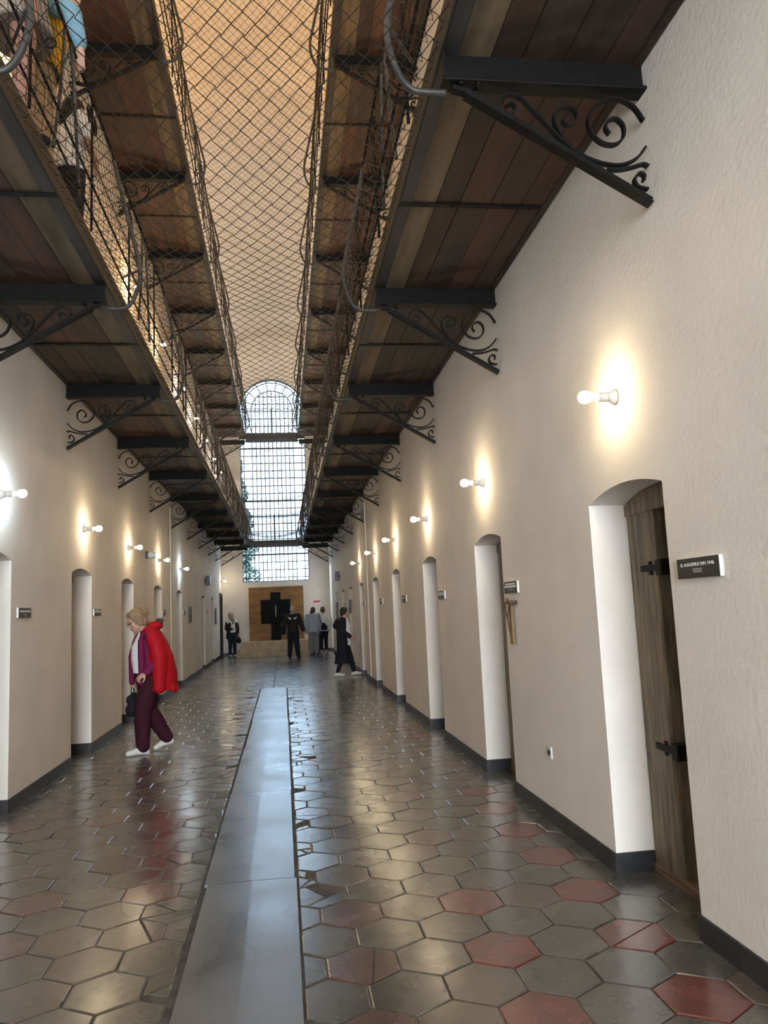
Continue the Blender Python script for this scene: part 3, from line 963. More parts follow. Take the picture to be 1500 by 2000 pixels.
seams = [(2.56, 4.897, .012, .0060), (4.912, 7.243, -.006, .0046), (7.258, 9.606, .0, .0034), (9.622, 12.070, .006, .0024), (12.088, 14.490, -.004, .0014), (14.510, 17.0, 0, .0004)]
nm = ['nearest', 'second', 'third', 'fourth', 'fifth', 'farthest']
for i, (a, b_, dx, dz) in enumerate(seams):
    m = MB()
    V, F = [], []
    x0, x1 = SX0 + .012 + dx, SX1 - .006 + dx * .6
    for j in range(9):
        y = a + (b_ - a) * j / 8
        lift = .003 + dz + .002 * math.sin(j * 1.3 + i) * (1 if 0 < j < 8 else 0)
        for x, zz in ((x0, 0), (x0, 1), ((x0 + x1) / 2, 1.25), (x1, 1), (x1, 0)):
            V.append((x, y, -.008 + (lift + .008) * zz if zz else -.009))
    for j in range(8):
        for q in range(4):
            F.append((j * 5 + q + 1, j * 5 + q, j * 5 + 5 + q, j * 5 + 6 + q))
    F += [(4, 3, 2, 1, 0)[::-1], (40, 41, 42, 43, 44)[::-1]]
    m.add(V, F)
    o = m.build('floor_plate', M['plate'])
    tag(o, f'{nm[i]} dark grey sheet plate of the strip down the corridor floor', 'floor plate', 'sheet plates down the middle of the floor')

# dais below the board
st = thing('dais', 'tan three-step dais below the brown board at the far wall', 'steps', (-.35, 29.0, 0))
for (x0, x1, y0, z0, z1) in ((-1.74, 1.0, 29.0, 0, .215), (-1.64, 1.0, 29.42, .215, .375), (-1.57, 1.0, 29.84, .375, .53)):
    q = MB()
    q.box(x0 + .35, x1 + .35, y0 - 29.0, YF - 29.003, z0, z1, bev=.012)
    q.build('step', M['step'], st)

# board with cross
bd = thing('wall_board', 'large square brown board carrying a black cross on the far wall', 'panel', (-.25, YF, 1.55))
q = MB(); q.box(-1.09, 1.09, -.05, -.002, -1.01, 1.10, bev=.006); q.build('backing_board', M['board'], bd)
cr = thing('cross', 'squat black cross with a pale vertical slit fixed on the brown board', 'cross', (-.28, YF - .05, 1.5))
q = MB()
q.box(-.20, .20, -.07, -.001, -.97, -.30, bev=.008); q.box(-.20, .20, -.07, -.001, .60, .93, bev=.008)
q.box(-.59, .59, -.09, -.001, -.31, .63, bev=.012)
q.build('cross_body', M['cross'], cr)
q = MB(); q.lathe([(0, .002), (.12, .014), (.30, .024), (.48, .016), (.60, .002)], (0, -.085, -.13), (0, 0, 1), 10)
o = q.build('slit', mat('slit_pale', (.42, .36, .25), .5), cr); o['label'] = 'pale lens-shaped slit'
q = MB()
q.add([(1.22, YF - .004, 1.985), (1.31, YF - .004, 2.05), (1.31, YF - .004, 2.015), (1.51, YF - .004, 2.02), (1.51, YF - .004, 1.955), (1.31, YF - .004, 1.955), (1.31, YF - .004, 1.92)], [(0, 1, 2, 3, 4, 5, 6)])
V0 = len(q.v)
q.v += [(x, YF - .0005, z) for x, y, z in q.v[:7]]
for i in range(7):
    q.f.append((i, (i + 1) % 7, V0 + (i + 1) % 7, V0 + i)); q.mi.append(0); q.sm.append(False)
tag(q.build('arrow_sign', M['red']), 'small red arrow on the far wall pointing left above the visitors', 'sign')

# ------------------------------------------------------------------ doors
def door_mesh():
    """local: x depth into the wall, y along the wall (0 centre), z up"""
    f = MB()
    w = .465
    f.box(-.02, .07, w - .335, w - .002, .03, 2.11, bev=.012)         # wide far post
    f.box(-.02, .07, -w + .002, -w + .10, .03, 2.11, bev=.012)         # near post
    N = 10
    for i in range(N):
        t0, t1 = i / N, (i + 1) / N
        za, zb = (2.165 + .065 * (1 - (2 * t - 1) ** 2) for t in (t0, t1))
        ya, yb = -w + 2 * w * t0 + .003 * (i == 0), -w + 2 * w * t1 - .003 * (i == N - 1)
        f.add([(-.03, ya, 2.095), (-.03, yb, 2.095), (-.03, yb, zb - .004), (-.03, ya, za - .004), (.08, ya, 2.095), (.08, yb, 2.095), (.08, yb, zb - .004), (.08, ya, za - .004)],
              [(0, 1, 2, 3), (5, 4, 7, 6), (0, 4, 5, 1), (3, 2, 6, 7)])
    lf = MB()
    lf.box(.015, .065, -w + .105, .055, .05, 2.05, bev=.008)
    lf.box(-.002, .016, -w + .11, -.06, .30, .42, bev=.004)
    lf.box(-.002, .016, -w + .11, -.06, 1.55, 1.67, bev=.004)
    h = MB()
    for z in (1.76, .74):
        h.box(-.045, .10, .03, .10, z - .045, z + .045, bev=.006)
        h.box(-.035, -.019, .10, .30, z - .018, z + .018, bev=.004)
        h.box(-.028, -.018, .18, .21, z - .04, z + .04)
    s = MB()
    s.box(-.03, .30, -w + .002, w - .002, -.01, .045, bev=.008)
    return f.mesh('frame', M['door']), lf.mesh('leaf', M['door']), h.mesh('hasp', M['iron']), s.mesh('threshold', M['sill'])


DM = door_mesh()
n = 0
for X, s, cs in ((XR, 1, DOOR_R), (XL, -1, DOOR_L)):
    for c in cs:
        n += 1
        o = struct(link(f'door_{n}', DM[0], None, (X + s * .255, c, 0), 0 if s > 0 else PI))
        link('door_leaf', DM[1], o)
        link('hasp', DM[2], o)
        link('threshold', DM[3], o)
q = MB(); q.box(XL - .10, XL - .04, 30.02, 31.03, .0, 2.44, bev=.01); q.box(XL - .04, XL + .035, 30.02, 30.10, .0, 2.44, bev=.006); q.box(XL - .04, XL + .035, 30.95, 31.03, .0, 2.44, bev=.006); q.box(XL - .04, XL + .035, 30.1, 30.95, 2.34, 2.44, bev=.006)
struct(q.build(f'door_{n + 1}', M['soot']))


# ------------------------------------------------------------------ lamps
def lamp_meshes():
    ax = (1, 0, 0)
    b = MB(); b.lathe([(0, .042), (.010, .044), (.022, .036), (.036, .027), (.055, .026)], (0, 0, 0), ax, 20)
    b.lathe([(0, .004), (.003, .004)], (.0105, .0, .034), ax, 8)
    h = MB(); h.lathe([(.055, .0275), (.062, .0285), (.066, .0265), (.098, .0265), (.102, .029), (.110, .028), (.112, .020), (.128, .020), (.130, .018)], (0, 0, 0), ax, 20)
    g_ = MB(); g_.lathe([(.128, .014), (.140, .018), (.152, .027), (.168, .0345), (.183, .0365), (.198, .0335), (.210, .025), (.217, .013), (.2195, .004)], (0, 0, 0), ax, 14)
    return b.mesh('base', M['porc']), h.mesh('holder', M['porc']), {k: g_.mesh('bulb', M['bulb_' + k]) for k in ('warm', 'cool', 'amber', 'upper', 'top', 'pale')}


LB, LH, LG = lamp_meshes()


def lamp(X, s, y, z, tone, label, group):
    t = thing('wall_lamp', label, 'lamp', (X - s * .001, y, z), PI if s > 0 else 0, group)
    link('base', LB, t); link('holder', LH, t); link('bulb', LG[tone], t)
    return t


for i, y in enumerate((4.0, 6.9, 9.75, 12.62, 15.43, 18.7)):
    lamp(XR, 1, y, 2.725, 'warm', f'{ORD[i]} bare bulb in white holder along the lower right wall', 'bulbs on the lower right wall')
for i, y in enumerate((6.9, 9.71, 12.45, 15.42, 18.5)):
    lamp(XL, -1, y, 2.725, 'cool' if i in (0, 4) else 'warm', f'{ORD[i]} bare bulb{" with bluish light" if i in (0, 4) else ""} in white holder along the lower left wall', 'bulbs on the lower left wall')
lamp(XL, -1, 30.55, 2.92, 'warm', 'small bare bulb in the far left corner above the dark doorway', 'bulbs on the lower left wall')
for lv, nmv in ((1, 'middle storey'), (2, 'top storey')):
    for X, s, sd in ((XR, 1, 'right'), (XL, -1, 'left')):
        for i, y in enumerate((3.9, 6.75, 12.45) + (15.2, 18.3, 21.1, 23.9, 26.8, 29.4) if (lv, s) == (1, -1) else (3.9, 6.75, 9.6, 12.45, 15.2, 18.3, 21.1, 23.9, 26.8, 29.4)):  # the two farthest bulbs of each row are added to brighten the far end
            lamp(X, s, y, 2.71 + LEV * lv, ('top' if i < 5 else 'pale') if lv == 2 else ('amber' if i < 4 else 'upper'), f'{ORD[i]} bare bulb on the {sd} wall of the {nmv}', f'bulbs on the {sd} wall of the {nmv}')

# ------------------------------------------------------------------ galleries
BR_S = dict(
    s1=[(0.73, 4.045), (0.712, 4.062), (0.688, 4.055), (0.682, 4.032), (0.708, 4.005), (0.745, 4.012), (0.768, 4.045), (0.752, 4.09), (0.705, 4.11), (0.655, 4.097), (0.60, 4.04), (0.53, 3.96), (0.45, 3.87), (0.37, 3.806), (0.27, 3.763), (0.16, 3.752), (0.07, 3.79), (0.014, 3.855)],
    s2=[(0.41, 4.018), (0.43, 4.0), (0.437, 3.975), (0.41, 3.958), (0.374, 3.978), (0.364, 4.018), (0.392, 4.05), (0.44, 4.053), (0.48, 4.018), (0.483, 3.965), (0.45, 3.89), (0.41, 3.83)],
    s3=[(0.2, 3.92), (0.218, 3.95), (0.203, 3.988), (0.16, 4.005), (0.122, 3.965), (0.13, 3.9), (0.18, 3.862), (0.248, 3.872), (0.298, 3.93), (0.302, 4.01), (0.235, 4.09), (0.145, 4.115), (0.06, 4.075), (0.012, 4.0)],
    s4=[(0.23, 3.725), (0.15, 3.73), (0.08, 3.748), (0.035, 3.762), (0.008, 3.752)],
    s5=[(0.04, 3.672), (0.034, 3.70), (0.06, 3.712), (0.088, 3.675), (0.07, 3.638), (0.02, 3.628)])


def bracket_meshes():
    """local: x = minus distance from the wall, z relative to 4.15 (beam foot)"""
    Z = 4.15
    bm = MB()
    bm.box(-1.045, .004, -.012, .012, .012, .168)
    bm.box(-1.055, .004, -.05, .05, -.004, .012, bev=.003)
    bm.box(-1.055, -.003, -.05, .05, .162, .176, bev=.003)
    bm.box(-1.05, -1.035, -.05, .05, .0, .17)
    for x in (-.96, -.87):
        bm.lathe([(0, .014), (.014, .014)], (x, .03, -.017), (0, 0, 1), 6)
        bm.lathe([(0, .014), (.014, .014)], (x, -.03, -.017), (0, 0, 1), 6)
    dg = MB()
    dg.ribbon([(-1.0, -.022), (-.94, -.035), (-.012, 3.565 - Z)], .024, -.022, .022)
    dg.ribbon([(-.94, -.052), (-.012, 3.548 - Z)], .012, -.030, .030)
    sc = []
    for k in ('s1', 's2', 's3', 's4', 's5'):
        m = MB()
        P = smooth_path([(-x, z - Z, 0) for x, z in BR_S[k]], 5)
        m.ribbon([(p.x, p.y) for p in P], .0115, -.016, .016)
        sc.append(m.mesh('scroll', M['iron']))
    return bm.mesh('cross_beam', M['iron']), dg.mesh('diagonal_strut', M['iron']), sc


BM = bracket_meshes()
HW = {0: 1.085, 1: 1.04}                     # half width of the well between the galleries per level
for lv in (0, 1):
    dz = LEV * lv
    for X, s, sd in ((XR, 1, 'right'), (XL, -1, 'left')):
        for i, k in enumerate(range(0 if (s > 0 or lv) else 1, 11)):
            t = thing('scroll_bracket', f'{ORD[i]} black iron scroll bracket under the {sd} {"upper" if lv else "lower"} gallery', 'bracket', (X, BY(k), 4.15 + dz), 0 if s > 0 else PI, f'scroll brackets under the {sd} {"upper" if lv else "lower"} gallery')
            link('cross_beam', BM[0], t); link('diagonal_strut', BM[1], t)
            for m in BM[2]:
                link('scroll', m, t)


def walkway(lv, s, X, label):
    dz = LEV * lv
    w = abs(XC + s * HW[lv] - X)             # width from the wall
    t = thing('gallery_walkway', label, 'walkway', (X, 0, 4.30 + dz), 0, 'gallery walkways')
    d = MB()
    sx = lambda u: -s * u
    cuts = [YB + .6]
    for k in range(-4, 11):
        cuts += [BY(k), BY(k) + 1.38]
    cuts = [y for y in cuts if y < 30.35] + [30.35]
    rows = [(.055, .20, 2), (.205, .415, 1), (.42, .63, 2), (.635, .79, 1), (.795, w - .10, 0)]
    for a, b_ in zip(cuts[:-1], cuts[1:]):
        for r, (u0, u1, c) in enumerate(rows):
            mi = c if c == 0 else random.choice([1, 2, 2, 3, 1, 2] if not lv else [3, 1, 3, 2])
            z = random.uniform(0, .006)
            d.box(sx(u0), sx(u1), a + .003, b_ - .003, z, .10, mi)
    d.build('deck', [M['plankA'], M['plankB'], M['plankC'], M['plankD']], t)
    e = MB(); e.box(sx(w - .098), sx(w - .012), YB + .6, 30.35, -.006, .135, bev=.006); e.build('edge_beam', M['edge'], t)
    e = MB(); e.box(sx(w - .011), sx(w), YB + .6, 30.35, -.012, .150, bev=.003); e.build('fascia', M['fascia'], t)
    e = MB(); e.box(sx(.004), sx(.053), YB + .6, 30.35, -.012, .10, bev=.01); e.build('wall_joist', M['plankC'], t)
    me = MB(); me.box(sx(.06), sx(w - .02), -.022, .022, -.012, -.004)
    for i in range(5):
        me.lathe([(0, .011), (.006, .009)], (sx(.14 + .18 * i), 0, -.012), (0, 0, -1), 6)
    mm = me.mesh('strap', M['iron'])
    for k in range(0, 10):
        link('strap', mm, t, (0, BY(k) + 1.38, 0))
    return t


walkway(0, 1, XR, 'right lower gallery walkway of brown planks with tan outer board')
walkway(0, -1, XL, 'left lower gallery walkway of brown planks where three visitors stand')
walkway(1, 1, XR, 'right upper gallery walkway of reddish planks above the net')
walkway(1, -1, XL, 'left upper gallery walkway of reddish planks above the net')
for lv in (0, 1):
    z = 4.24 + LEV * lv
    t = thing('cross_walkway', f'{"upper" if lv else "lower"} dark cross walkway joining the galleries before the far window', 'walkway', (XC, 30.86, z))
    q = MB()
    for i in range(5):
        q.box(-HW[lv] - .02, HW[lv] + .02, -.50 + i * .18, -.33 + i * .18, .03, .12)
    q.build('deck', M['plankC'], t)
    q = MB(); q.box(-HW[lv] - .25, HW[lv] + .25, -.56, -.505, -.04, .21, bev=.006); q.build('edge_beam', M['edge'], t)
    t2 = thing('cross_railing', f'iron railing of the {"upper" if lv else "lower"} cross walkway before the far window', 'railing', (XC, 30.34, z + .21))
    for zz in (.27, .94, 1.0):
        q = MB(); q.tube([(-HW[lv], 0, zz), (HW[lv], 0, zz)], .012, 6); q.build('rail', M['iron'], t2)
    q = MB()
    q.tube([(0, 0, 0), (0, 0, 1.0)], .014, 6)
    pm = q.mesh('post', M['iron'])
    for x in (-HW[lv], 0, HW[lv]):
        link('post', pm, t2, (x, 0, 0))


# chain link sheets -------------------------------------------------------------
def chainlink(name, fn, ncol, w, y0, y1, h, r, parent=None):
    """zigzag wires; fn(u array 0..1 across, y array) -> x, z arrays"""
    J_ = int((y1 - y0) / (h / 2)) + 1
    j = np.arange(J_)
    vs, fs = [], []
    base = 0
    L = ncol * w
    for i in range(ncol):
        ph = np.where((j + i) % 2 == 0, 1.0, -1.0)
        u = np.clip(((i + .5) * w + ph * w / 2 * 1.04) / L, 0, 1)
        y = y0 + j * h / 2 + .006 * np.sin(i * 3.1 + j * .7)
        x, z = fn(u, y)
        z = z + ph * r * .9
        for ox, oz in ((r, -r * .6), (0, r), (-r, -r * .6)):
            vs.append(np.stack([x + ox, y, z + oz], 1))
        a = base + np.arange(J_ - 1)
        for c in range(3):
            d = (c + 1) % 3
            fs.append(np.stack([a + c * J_, a + d * J_, a + d * J_ + 1, a + c * J_ + 1], 1))
        base += 3 * J_
    V = np.concatenate(vs).astype(np.float32)
    F = np.concatenate(fs).astype(np.int32)
    me = bpy.data.meshes.new(name)
    me.vertices.add(len(V))
    me.vertices.foreach_set('co', V.ravel())
    me.loops.add(F.size)
    me.loops.foreach_set('vertex_index', F.ravel())
    me.polygons.add(len(F))
    me.polygons.foreach_set('loop_start', np.arange(0, F.size, 4, dtype=np.int32))
    me.polygons.foreach_set('use_smooth', np.ones(len(F), bool))
    me.update(calc_edges=True)
    me.materials.append(M['wire'])
    return link(name, me, parent)


def netfn(lv):
    hw_ = HW[lv] + .01
    def fn(u, y):
        a = 2 * u - 1
        bay = ((y - 3.40) / 2.76) % 1.0
        sag = .30 + .05 * np.sin(PI * bay) + .02 * np.sin(y * 1.7)
        z = 4.36 + LEV * lv - sag * (1 - np.abs(a) ** 2.6)
        return XC + a * hw_, z
    return fn


for lv in (0, 1):
    o = chainlink('safety_net', netfn(lv), 44, .04975, 1.9, 30.3, .142, .0026 - .0004 * lv)
    tag(o, f'{"upper" if lv else "lower"} sagging chain-link safety net stretched between the two {"upper" if lv else "lower"} galleries', 'net', 'safety nets')


def railing(lv, s, label):
    xe = XC + s * HW[lv]
    o_ = -s                                   # direction towards the well
    t = thing('gallery_railing', label, 'railing', (xe, 0, 4.45 + LEV * lv), 0, 'gallery railings')
    def P(off, y, z):
        return (o_ * off, y, z)
    # bowed post
    q = MB()
    q.tube([Vector(p) for p in smooth_path([P(-.03, 0, -.345), P(.06, 0, -.345), P(.14, 0, -.335), P(.20, 0, -.26), P(.245, 0, -.11), P(.245, 0, .03), P(.21, 0, .20), P(.13, 0, .55), P(.03, 0, 1.0)], 4)], .0175, 8)
    post = q.mesh('post', M['iron2'])
    q = MB()
    hp = [P(.045, -.30, -.02), P(.05, -.20, .35), P(.05, -.115, .75), P(.045, -.085, .90), P(.04, -.05, .965), P(.04, 0, .985), P(.04, .05, .965), P(.045, .085, .90), P(.05, .115, .75), P(.05, .20, .35), P(.045, .30, -.02)]
    q.tube([Vector(p) for p in smooth_path(hp, 4)], .0115, 7)
    hoop = q.mesh('hoop', M['iron2'])
    q = MB(); q.tube([P(.03, 0, -.04), P(.035, 0, 1.0)], .010, 6); rod = q.mesh('upright', M['iron'])
    q = MB(); q.tube([P(.23, 0, -.02), P(.02, .42, .10)], .009, 6); brace = q.mesh('brace', M['lath'] if False else M['iron2'])
    q = MB()
    for sg in (-1, 1):
        pts = []
        for i in range(26):
            a = i / 25 * 2.1 * 2 * PI
            rr = .075 * (1 - i / 30)
            pts.append((o_ * .035, sg * (.075 - rr * math.cos(a)), .82 + rr * math.sin(a)))
        q.tube(pts, .007, 5)
    scr = q.mesh('scroll', M['iron'])
    q = MB(); q.tube([P(.075 + .032 * math.cos(a), 0, .52 + .032 * math.sin(a)) for a in [i * PI / 6 for i in range(13)]], .007, 5, caps=False)
    ring_ = q.mesh('ring', M['iron'])
    for k in range(0, 11):
        if k < 10:
            link('ring', ring_, t, (0, BY(k) + .9, 0))
        y = BY(k)
        if y > 30.9:
            y = 30.33
        link('post', post, t, (0, y, 0))
        if k < 10:
            if k % 1 == 0:
                link('hoop', hoop, t, (0, y + 1.38, 0))
            for a in (.69, 2.07):
                link('upright', rod, t, (0, y + a, 0))
            link('brace', brace, t, (0, y, 0))
            link('scroll', scr, t, (0, y + (.69 if k % 2 else 2.07), 0))
    for nme, off, z, r in (('top_rail', .035, 1.0, .012), ('top_rail', .05, .945, .009), ('lower_rail', .055, .27, .009), ('lower_rail', .05, .05, .008)):
        q = MB(); q.tube([P(off, 1.9, z), P(off, 30.33, z)], r, 6); q.build(nme, M['iron'], t)
    def fn(u, y):
        off = .05 + .16 * np.sin(np.clip(u / .55, 0, 1) * PI) * (1 - u * .5) * .55
        return o_ * off, -.08 + 1.06 * u
    def fn2(u, y):
        x, z = fn(u, y)
        return x + 0 * y, z + 0 * y
    chainlink('mesh_infill', fn2, 15, .0707, 1.9, 30.3, .142, .0016, t)
    return t


railing(0, 1, 'iron railing with bowed posts along the right lower gallery')
railing(0, -1, 'iron railing with bowed posts along the left lower gallery')
railing(1, 1, 'iron railing with bowed posts along the right upper gallery')
railing(1, -1, 'iron railing with bowed posts along the left upper gallery')


# ------------------------------------------------------------------ things on the walls
def text_mesh(body, size):
    cu = bpy.data.curves.new('t', 'FONT')
    cu.body = body
    cu.size = size
    cu.align_x = 'CENTER'
    cu.align_y = 'CENTER'
    cu.extrude = .0006
    cu.offset = size * .006
    o = bpy.data.objects.new('t', cu)
    C.objects.link(o)
    dg = bpy.context.evaluated_depsgraph_get()
    me = bpy.data.meshes.new_from_object(o.evaluated_get(dg), depsgraph=dg)
    bpy.data.objects.remove(o)
    return me


def sign(X, s, y0, y1, z0, z1, label, lines, group, text=None):
    """black plate with a white edge; lines: (relative z, half length, thickness, tone)"""
    yc, zc = (y0 + y1) / 2, (z0 + z1) / 2
    w, h = abs(y1 - y0) / 2, (z1 - z0) / 2
    t = thing('wall_sign', label, 'sign', (X, yc, zc), 0, group)
    q = MB(); q.box(-s * .017, s * .001, -w, w, -h, h, bev=.002); q.build('sign_box', M['white'], t)
    q = MB(); q.box(-s * .021, -s * .0172, -w, w, -h, h, bev=.001); q.build('sign_face', M['black'], t)
    if text:
        me = text_mesh(text, .0215)
        me.materials.clear(); me.materials.append(M['letter'])
        o = link('lettering', me, t)
        R = Matrix(((0, 0, -s), (-s, 0, 0), (0, 1, 0)))
        sx = 2 * w * .80 / max(1e-3, (max(v.co.x for v in me.vertices) - min(v.co.x for v in me.vertices)))
        o.matrix_local = Matrix.Translation((-s * .0216, 0, h * .34)) @ (R @ Matrix.Diagonal((sx, 1.0, 1.0))).to_4x4()
    if lines:
        q = MB()
        for zz, hl, th, tone in lines:
            # short dashes, too small to read
            y = -w * hl
            while y < w * hl - .004:
                L = random.uniform(.006, .017) * (2 if tone == 0 else .8)
                q.box(-s * .0220, -s * .0211, y, min(y + L, w * hl), h * zz - th, h * zz + th, tone)
                y += L + (.003 if tone == 0 else .0022)
        q.build('fine_print', [M['letter'], M['letter2']], t)
    return t


GS = 'black cell signs'
sign(XR, 1, 3.10, 3.455, 1.672, 1.765, 'black sign lettered 8. ALEGERILE DIN 1946 beside the nearest right door', [(-.10, .22, .0022, 1), (-.26, .22, .0022, 1), (-.42, .2, .0022, 1)], GS, '8. ALEGERILE DIN 1946')
P2 = [(.55, .78, .006, 0), (.12, .92, .0075, 0), (-.32, .42, .002, 1), (-.48, .42, .002, 1)]
P1 = [(.30, .85, .007, 0), (-.25, .25, .002, 1), (-.45, .25, .002, 1), (-.65, .2, .002, 1)]
sign(XR, 1, 6.02, 6.37, 1.675, 1.772, 'black sign with two white lines above the wooden cross', P2, GS)
sign(XR, 1, 8.86, 9.20, 1.675, 1.772, 'black sign beside the third doorway of the right wall', P2, GS)
sign(XR, 1, 11.70, 12.08, 1.675, 1.780, 'black sign beside the fourth doorway of the right wall', P1, GS)
sign(XR, 1, 14.55, 14.88, 1.675, 1.780, 'black sign beside the fifth doorway of the right wall', P1, GS)
sign(XR, 1, 17.75, 18.0, 1.675, 1.780, 'black sign beside the sixth doorway of the right wall', P1, GS)
sign(XR, 1, 23.25, 23.55, 1.70, 1.80, 'farthest tiny black sign on the right wall', P1, GS)
sign(XL, -1, 7.36, 7.70, 1.66, 1.752, 'black sign on the left wall nearest the camera', P1, GS)
sign(XL, -1, 10.20, 10.54, 1.67, 1.755, 'black sign on the left wall just left of the woman in red', P2, GS)
sign(XL, -1, 15.86, 16.25, 1.66, 1.755, 'black sign on the left wall just right of the woman in red', P1, GS)
sign(XL, -1, 19.05, 19.4, 1.66, 1.76, 'small black sign on the left wall just before a narrow dark panel', P1, GS)
sign(XL, -1, 24.6, 24.95, 1.66, 1.76, 'farthest black sign on the left wall', P1, GS)

# little wooden cross with a twig below the second sign
t = thing('wooden_cross', 'rustic wooden lath cross with forked twig hanging below a black sign', 'cross', (XR, 6.21, 1.45))
q = MB(); q.obox((-.022, .0, -.02), (.010, 0, 0), (0, .030, 0), (0, .0, .175)); q.build('upright', M['lath'], t)
q = MB(); q.obox((-.034, .010, .145), (.010, 0, 0), (0, .105, 0), (0, 0, .012)); q.obox((-.040, -.005, .165), (.012, 0, 0), (0, .032, 0), (0, 0, .022)); q.build('crossbar', M['lath'], t)
q = MB(); q.lathe([(0, .016), (.074, .016)], (-.07, -.105, .147), (1, 0, 0), 10); q.build('peg', M['twig'], t)
q = MB()
q.tube(smooth_path([(-.03, .12, .14), (-.03, .125, .07), (-.03, .095, .035), (-.028, .065, -.04), (-.026, .035, -.13)]), .0055, 6)
q.tube(smooth_path([(-.03, .085, .035), (-.03, .05, .08), (-.032, .03, .12)]), .0045, 6)
q.tube([(-.03, .135, .04), (-.03, .088, .030)], .005, 6)
q.build('twig', M['twig'], t)

t = thing('wall_outlet', 'white power outlet low on the right wall between two doorways', 'outlet', (XR, 5.53, .505))
q = MB(); q.box(-.012, -.001, -.042, .042, -.042, .042, bev=.004); q.build('cover_plate', M['white'], t)
q = MB(); q.lathe([(0, .021), (.004, .021)], (-.0125, 0, 0), (-1, 0, 0), 16); q.build('socket', M['soot'], t)

t = thing('emergency_light', 'small white emergency light jutting from the left wall between two bulbs', 'emergency light', (XL, 14.1, 2.73))
q = MB(); q.box(-.003, .03, -.10, .10, -.06, .065, bev=.006); q.build('back_plate', M['iron2'], t)
q = MB(); q.box(.031, .150, -.10, .10, -.055, .045, bev=.022); q.build('diffuser', M['signlit'], t)
for X, s, y, z, nme in ((XL, -1, 24.6, 2.70, 'black loudspeaker high on the left wall'), (XR, 1, 25.4, 2.72, 'black loudspeaker high on the right wall')):
    t = thing('loudspeaker', nme, 'loudspeaker', (X, y, z), 0)
    q = MB(); q.box(-s * .03, -s * .16, -.12, .12, -.15, .15, bev=.01); q.build('speaker_box', M['black'], t)
    q = MB(); q.box(-s * .001, -s * .031, -.05, .05, -.04, .04); q.build('mount', M['iron'], t)
for X, s, y, z0, z1, nme in ((XR, 1, 21.5, 1.50, 1.88, 'dark hanging panel on the right wall just beyond the face of the black-coated woman'), (XR, 1, 26.9, 1.25, 1.87, 'farther dark hanging panel on the right wall'), (XL, -1, 20.4, 1.48, 1.86, 'narrow dark hanging panel on the left wall past the fifth bulb'), (XL, -1, 27.9, 1.30, 1.86, 'narrow dark panel near the far end of the left wall')):
    t = thing('wall_panel', nme, 'panel', (X, y, (z0 + z1) / 2))
    h = (z1 - z0) / 2
    q = MB(); q.box(-s * .012, -s * .045, -.16, .16, -h, h, bev=.004); q.build('panel_face', M['black'], t)
    q = MB(); q.box(-s * .001, -s * .012, -.14, .14, -h + .02, h - .02); q.build('panel_back', M['iron2'], t)
t = thing('paper_notice', 'small white notice on the far wall right of the window', 'notice', (1.72, YF, 3.05))
q = MB(); q.box(-.05, .05, -.006, .002, -.06, .06); q.build('sheet', M['white'], t)

# ------------------------------------------------------------------ outside
q = MB(); q.add([(-40, YF + .5, -.05), (40, YF + .5, -.05), (40, 120, -.05), (-40, 120, -.05)], [(0, 1, 2, 3)])
struct(q.build('ground_outside', M['gravel']))
tr = thing('conifer_tree', 'tall conifer seen through the left side of the far window', 'tree', (-2.35, 41.5, -.05))
q = MB(); q.tube([(0, 0, 0), (.05, 0, 4), (.0, .05, 9.6)], [.22, .14, .02], 8); q.build('trunk', M['bark'], tr)
q = MB()
for i in range(11000):
    h = random.uniform(.18, 1.0)
    z = 10.2 * h
    R = 1.75 * (1.06 - h) ** .7 * (0.55 + .45 * abs(math.sin(h * 21)))
    a = random.uniform(0, 2 * PI)
    r = R * math.sqrt(random.random())
    c = Vector((r * math.cos(a), r * math.sin(a), z - r * .25))
    d = Vector((math.cos(a + random.gauss(0, .7)), math.sin(a + random.gauss(0, .7)), random.gauss(-.1, .4))).normalized()
    e = d.orthogonal().normalized()
    L, W = random.uniform(.08, .17), random.uniform(.02, .045)
    q.add([c - e * W, c + d * L * .5 - e * W * 1.3, c + d * L, c + d * L * .5 + e * W * 1.3, c + e * W], [(0, 1, 2, 3, 4)])
o = q.build('foliage', M['leaf'], tr)

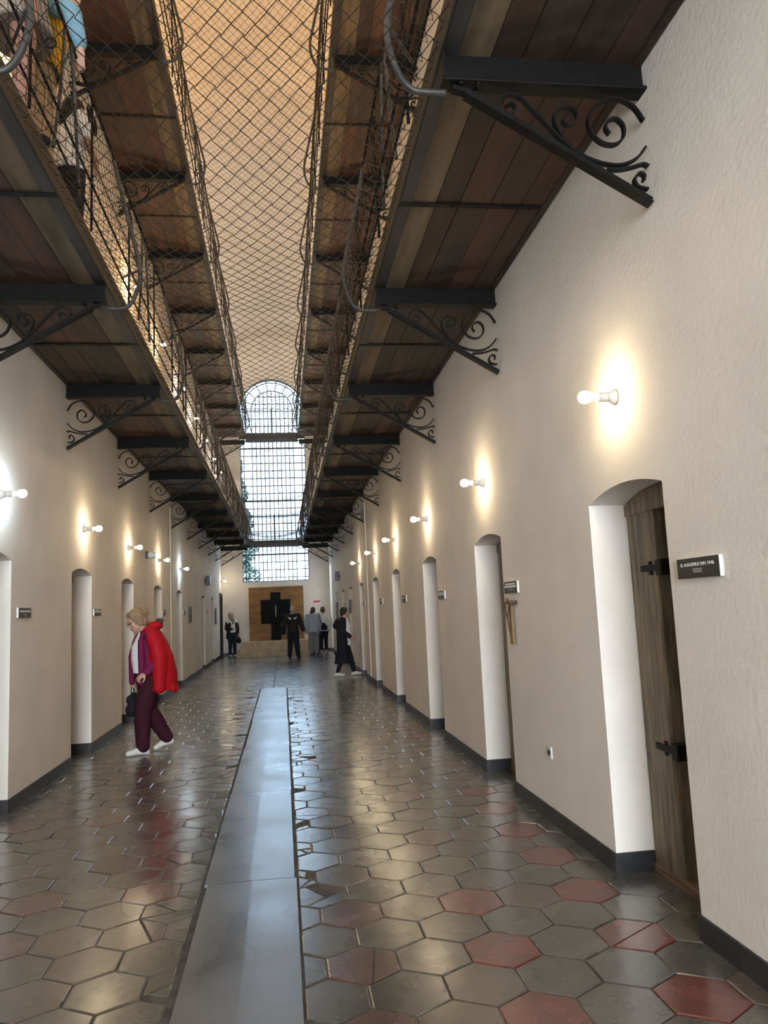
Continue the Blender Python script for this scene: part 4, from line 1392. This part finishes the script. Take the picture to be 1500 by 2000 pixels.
# ------------------------------------------------------------------ daylight
w = bpy.data.worlds.new('sky')
bpy.context.scene.world = w
w.use_nodes = True
nt = w.node_tree
bg = nt.nodes['Background']
bg.inputs[0].default_value = (0.90, 0.95, 1.0, 1)
bg.inputs[1].default_value = 26.0
for nme, y, rz, xa, xb, za, zb in (('daylight_portal', YF + .40, 0, WX0, WX1, WZ0, 11.4), ('daylight_portal', YB - .40, PI, -2.25, 1.76, .1, 6.7)):
    ld = bpy.data.lights.new(nme, 'AREA')
    ld.shape = 'RECTANGLE'
    ld.size = xb - xa
    ld.size_y = zb - za
    ld.cycles.is_portal = True
    lo = bpy.data.objects.new(nme, ld)
    C.objects.link(lo)
    lo.location = ((xa + xb) / 2, y, (za + zb) / 2)
    lo.rotation_euler = (-PI / 2, 0, rz)

# ------------------------------------------------------------------ camera
f, yaw, pitch, roll = 1492.71, 0.13627093, 0.12483531, -0.04555434
cy, sy, cp, sp = math.cos(yaw), math.sin(yaw), math.cos(pitch), math.sin(pitch)
fw = Vector((sy * cp, cy * cp, sp))
r0 = Vector((cy, -sy, 0))
u0 = r0.cross(fw)
rr = r0 * math.cos(roll) + u0 * math.sin(roll)
uu = -r0 * math.sin(roll) + u0 * math.cos(roll)
cd = bpy.data.cameras.new('camera')
cd.sensor_fit = 'VERTICAL'
cd.sensor_height = 36
cd.lens = 36 * f / 2000
cd.clip_start = .05
cd.clip_end = 300
cam = bpy.data.objects.new('camera', cd)
C.objects.link(cam)
mw = Matrix((rr, uu, -fw)).transposed().to_4x4()
mw.translation = (0, 0, 1.6)
cam.matrix_world = mw
sc = bpy.context.scene
sc.camera = cam
sc.view_settings.view_transform = 'Standard'
sc.view_settings.look = 'None'
sc.view_settings.gamma = 1
sc.view_settings.exposure = 0.75
sc.view_settings.use_curve_mapping = False
sc.cycles.use_denoising = True
sc.cycles.max_bounces = 8
sc.cycles.diffuse_bounces = 5
sc.cycles.glossy_bounces = 3
sc.cycles.transparent_max_bounces = 12
sc.cycles.sample_clamp_indirect = 6
sc.cycles.caustics_reflective = False
sc.cycles.caustics_refractive = False
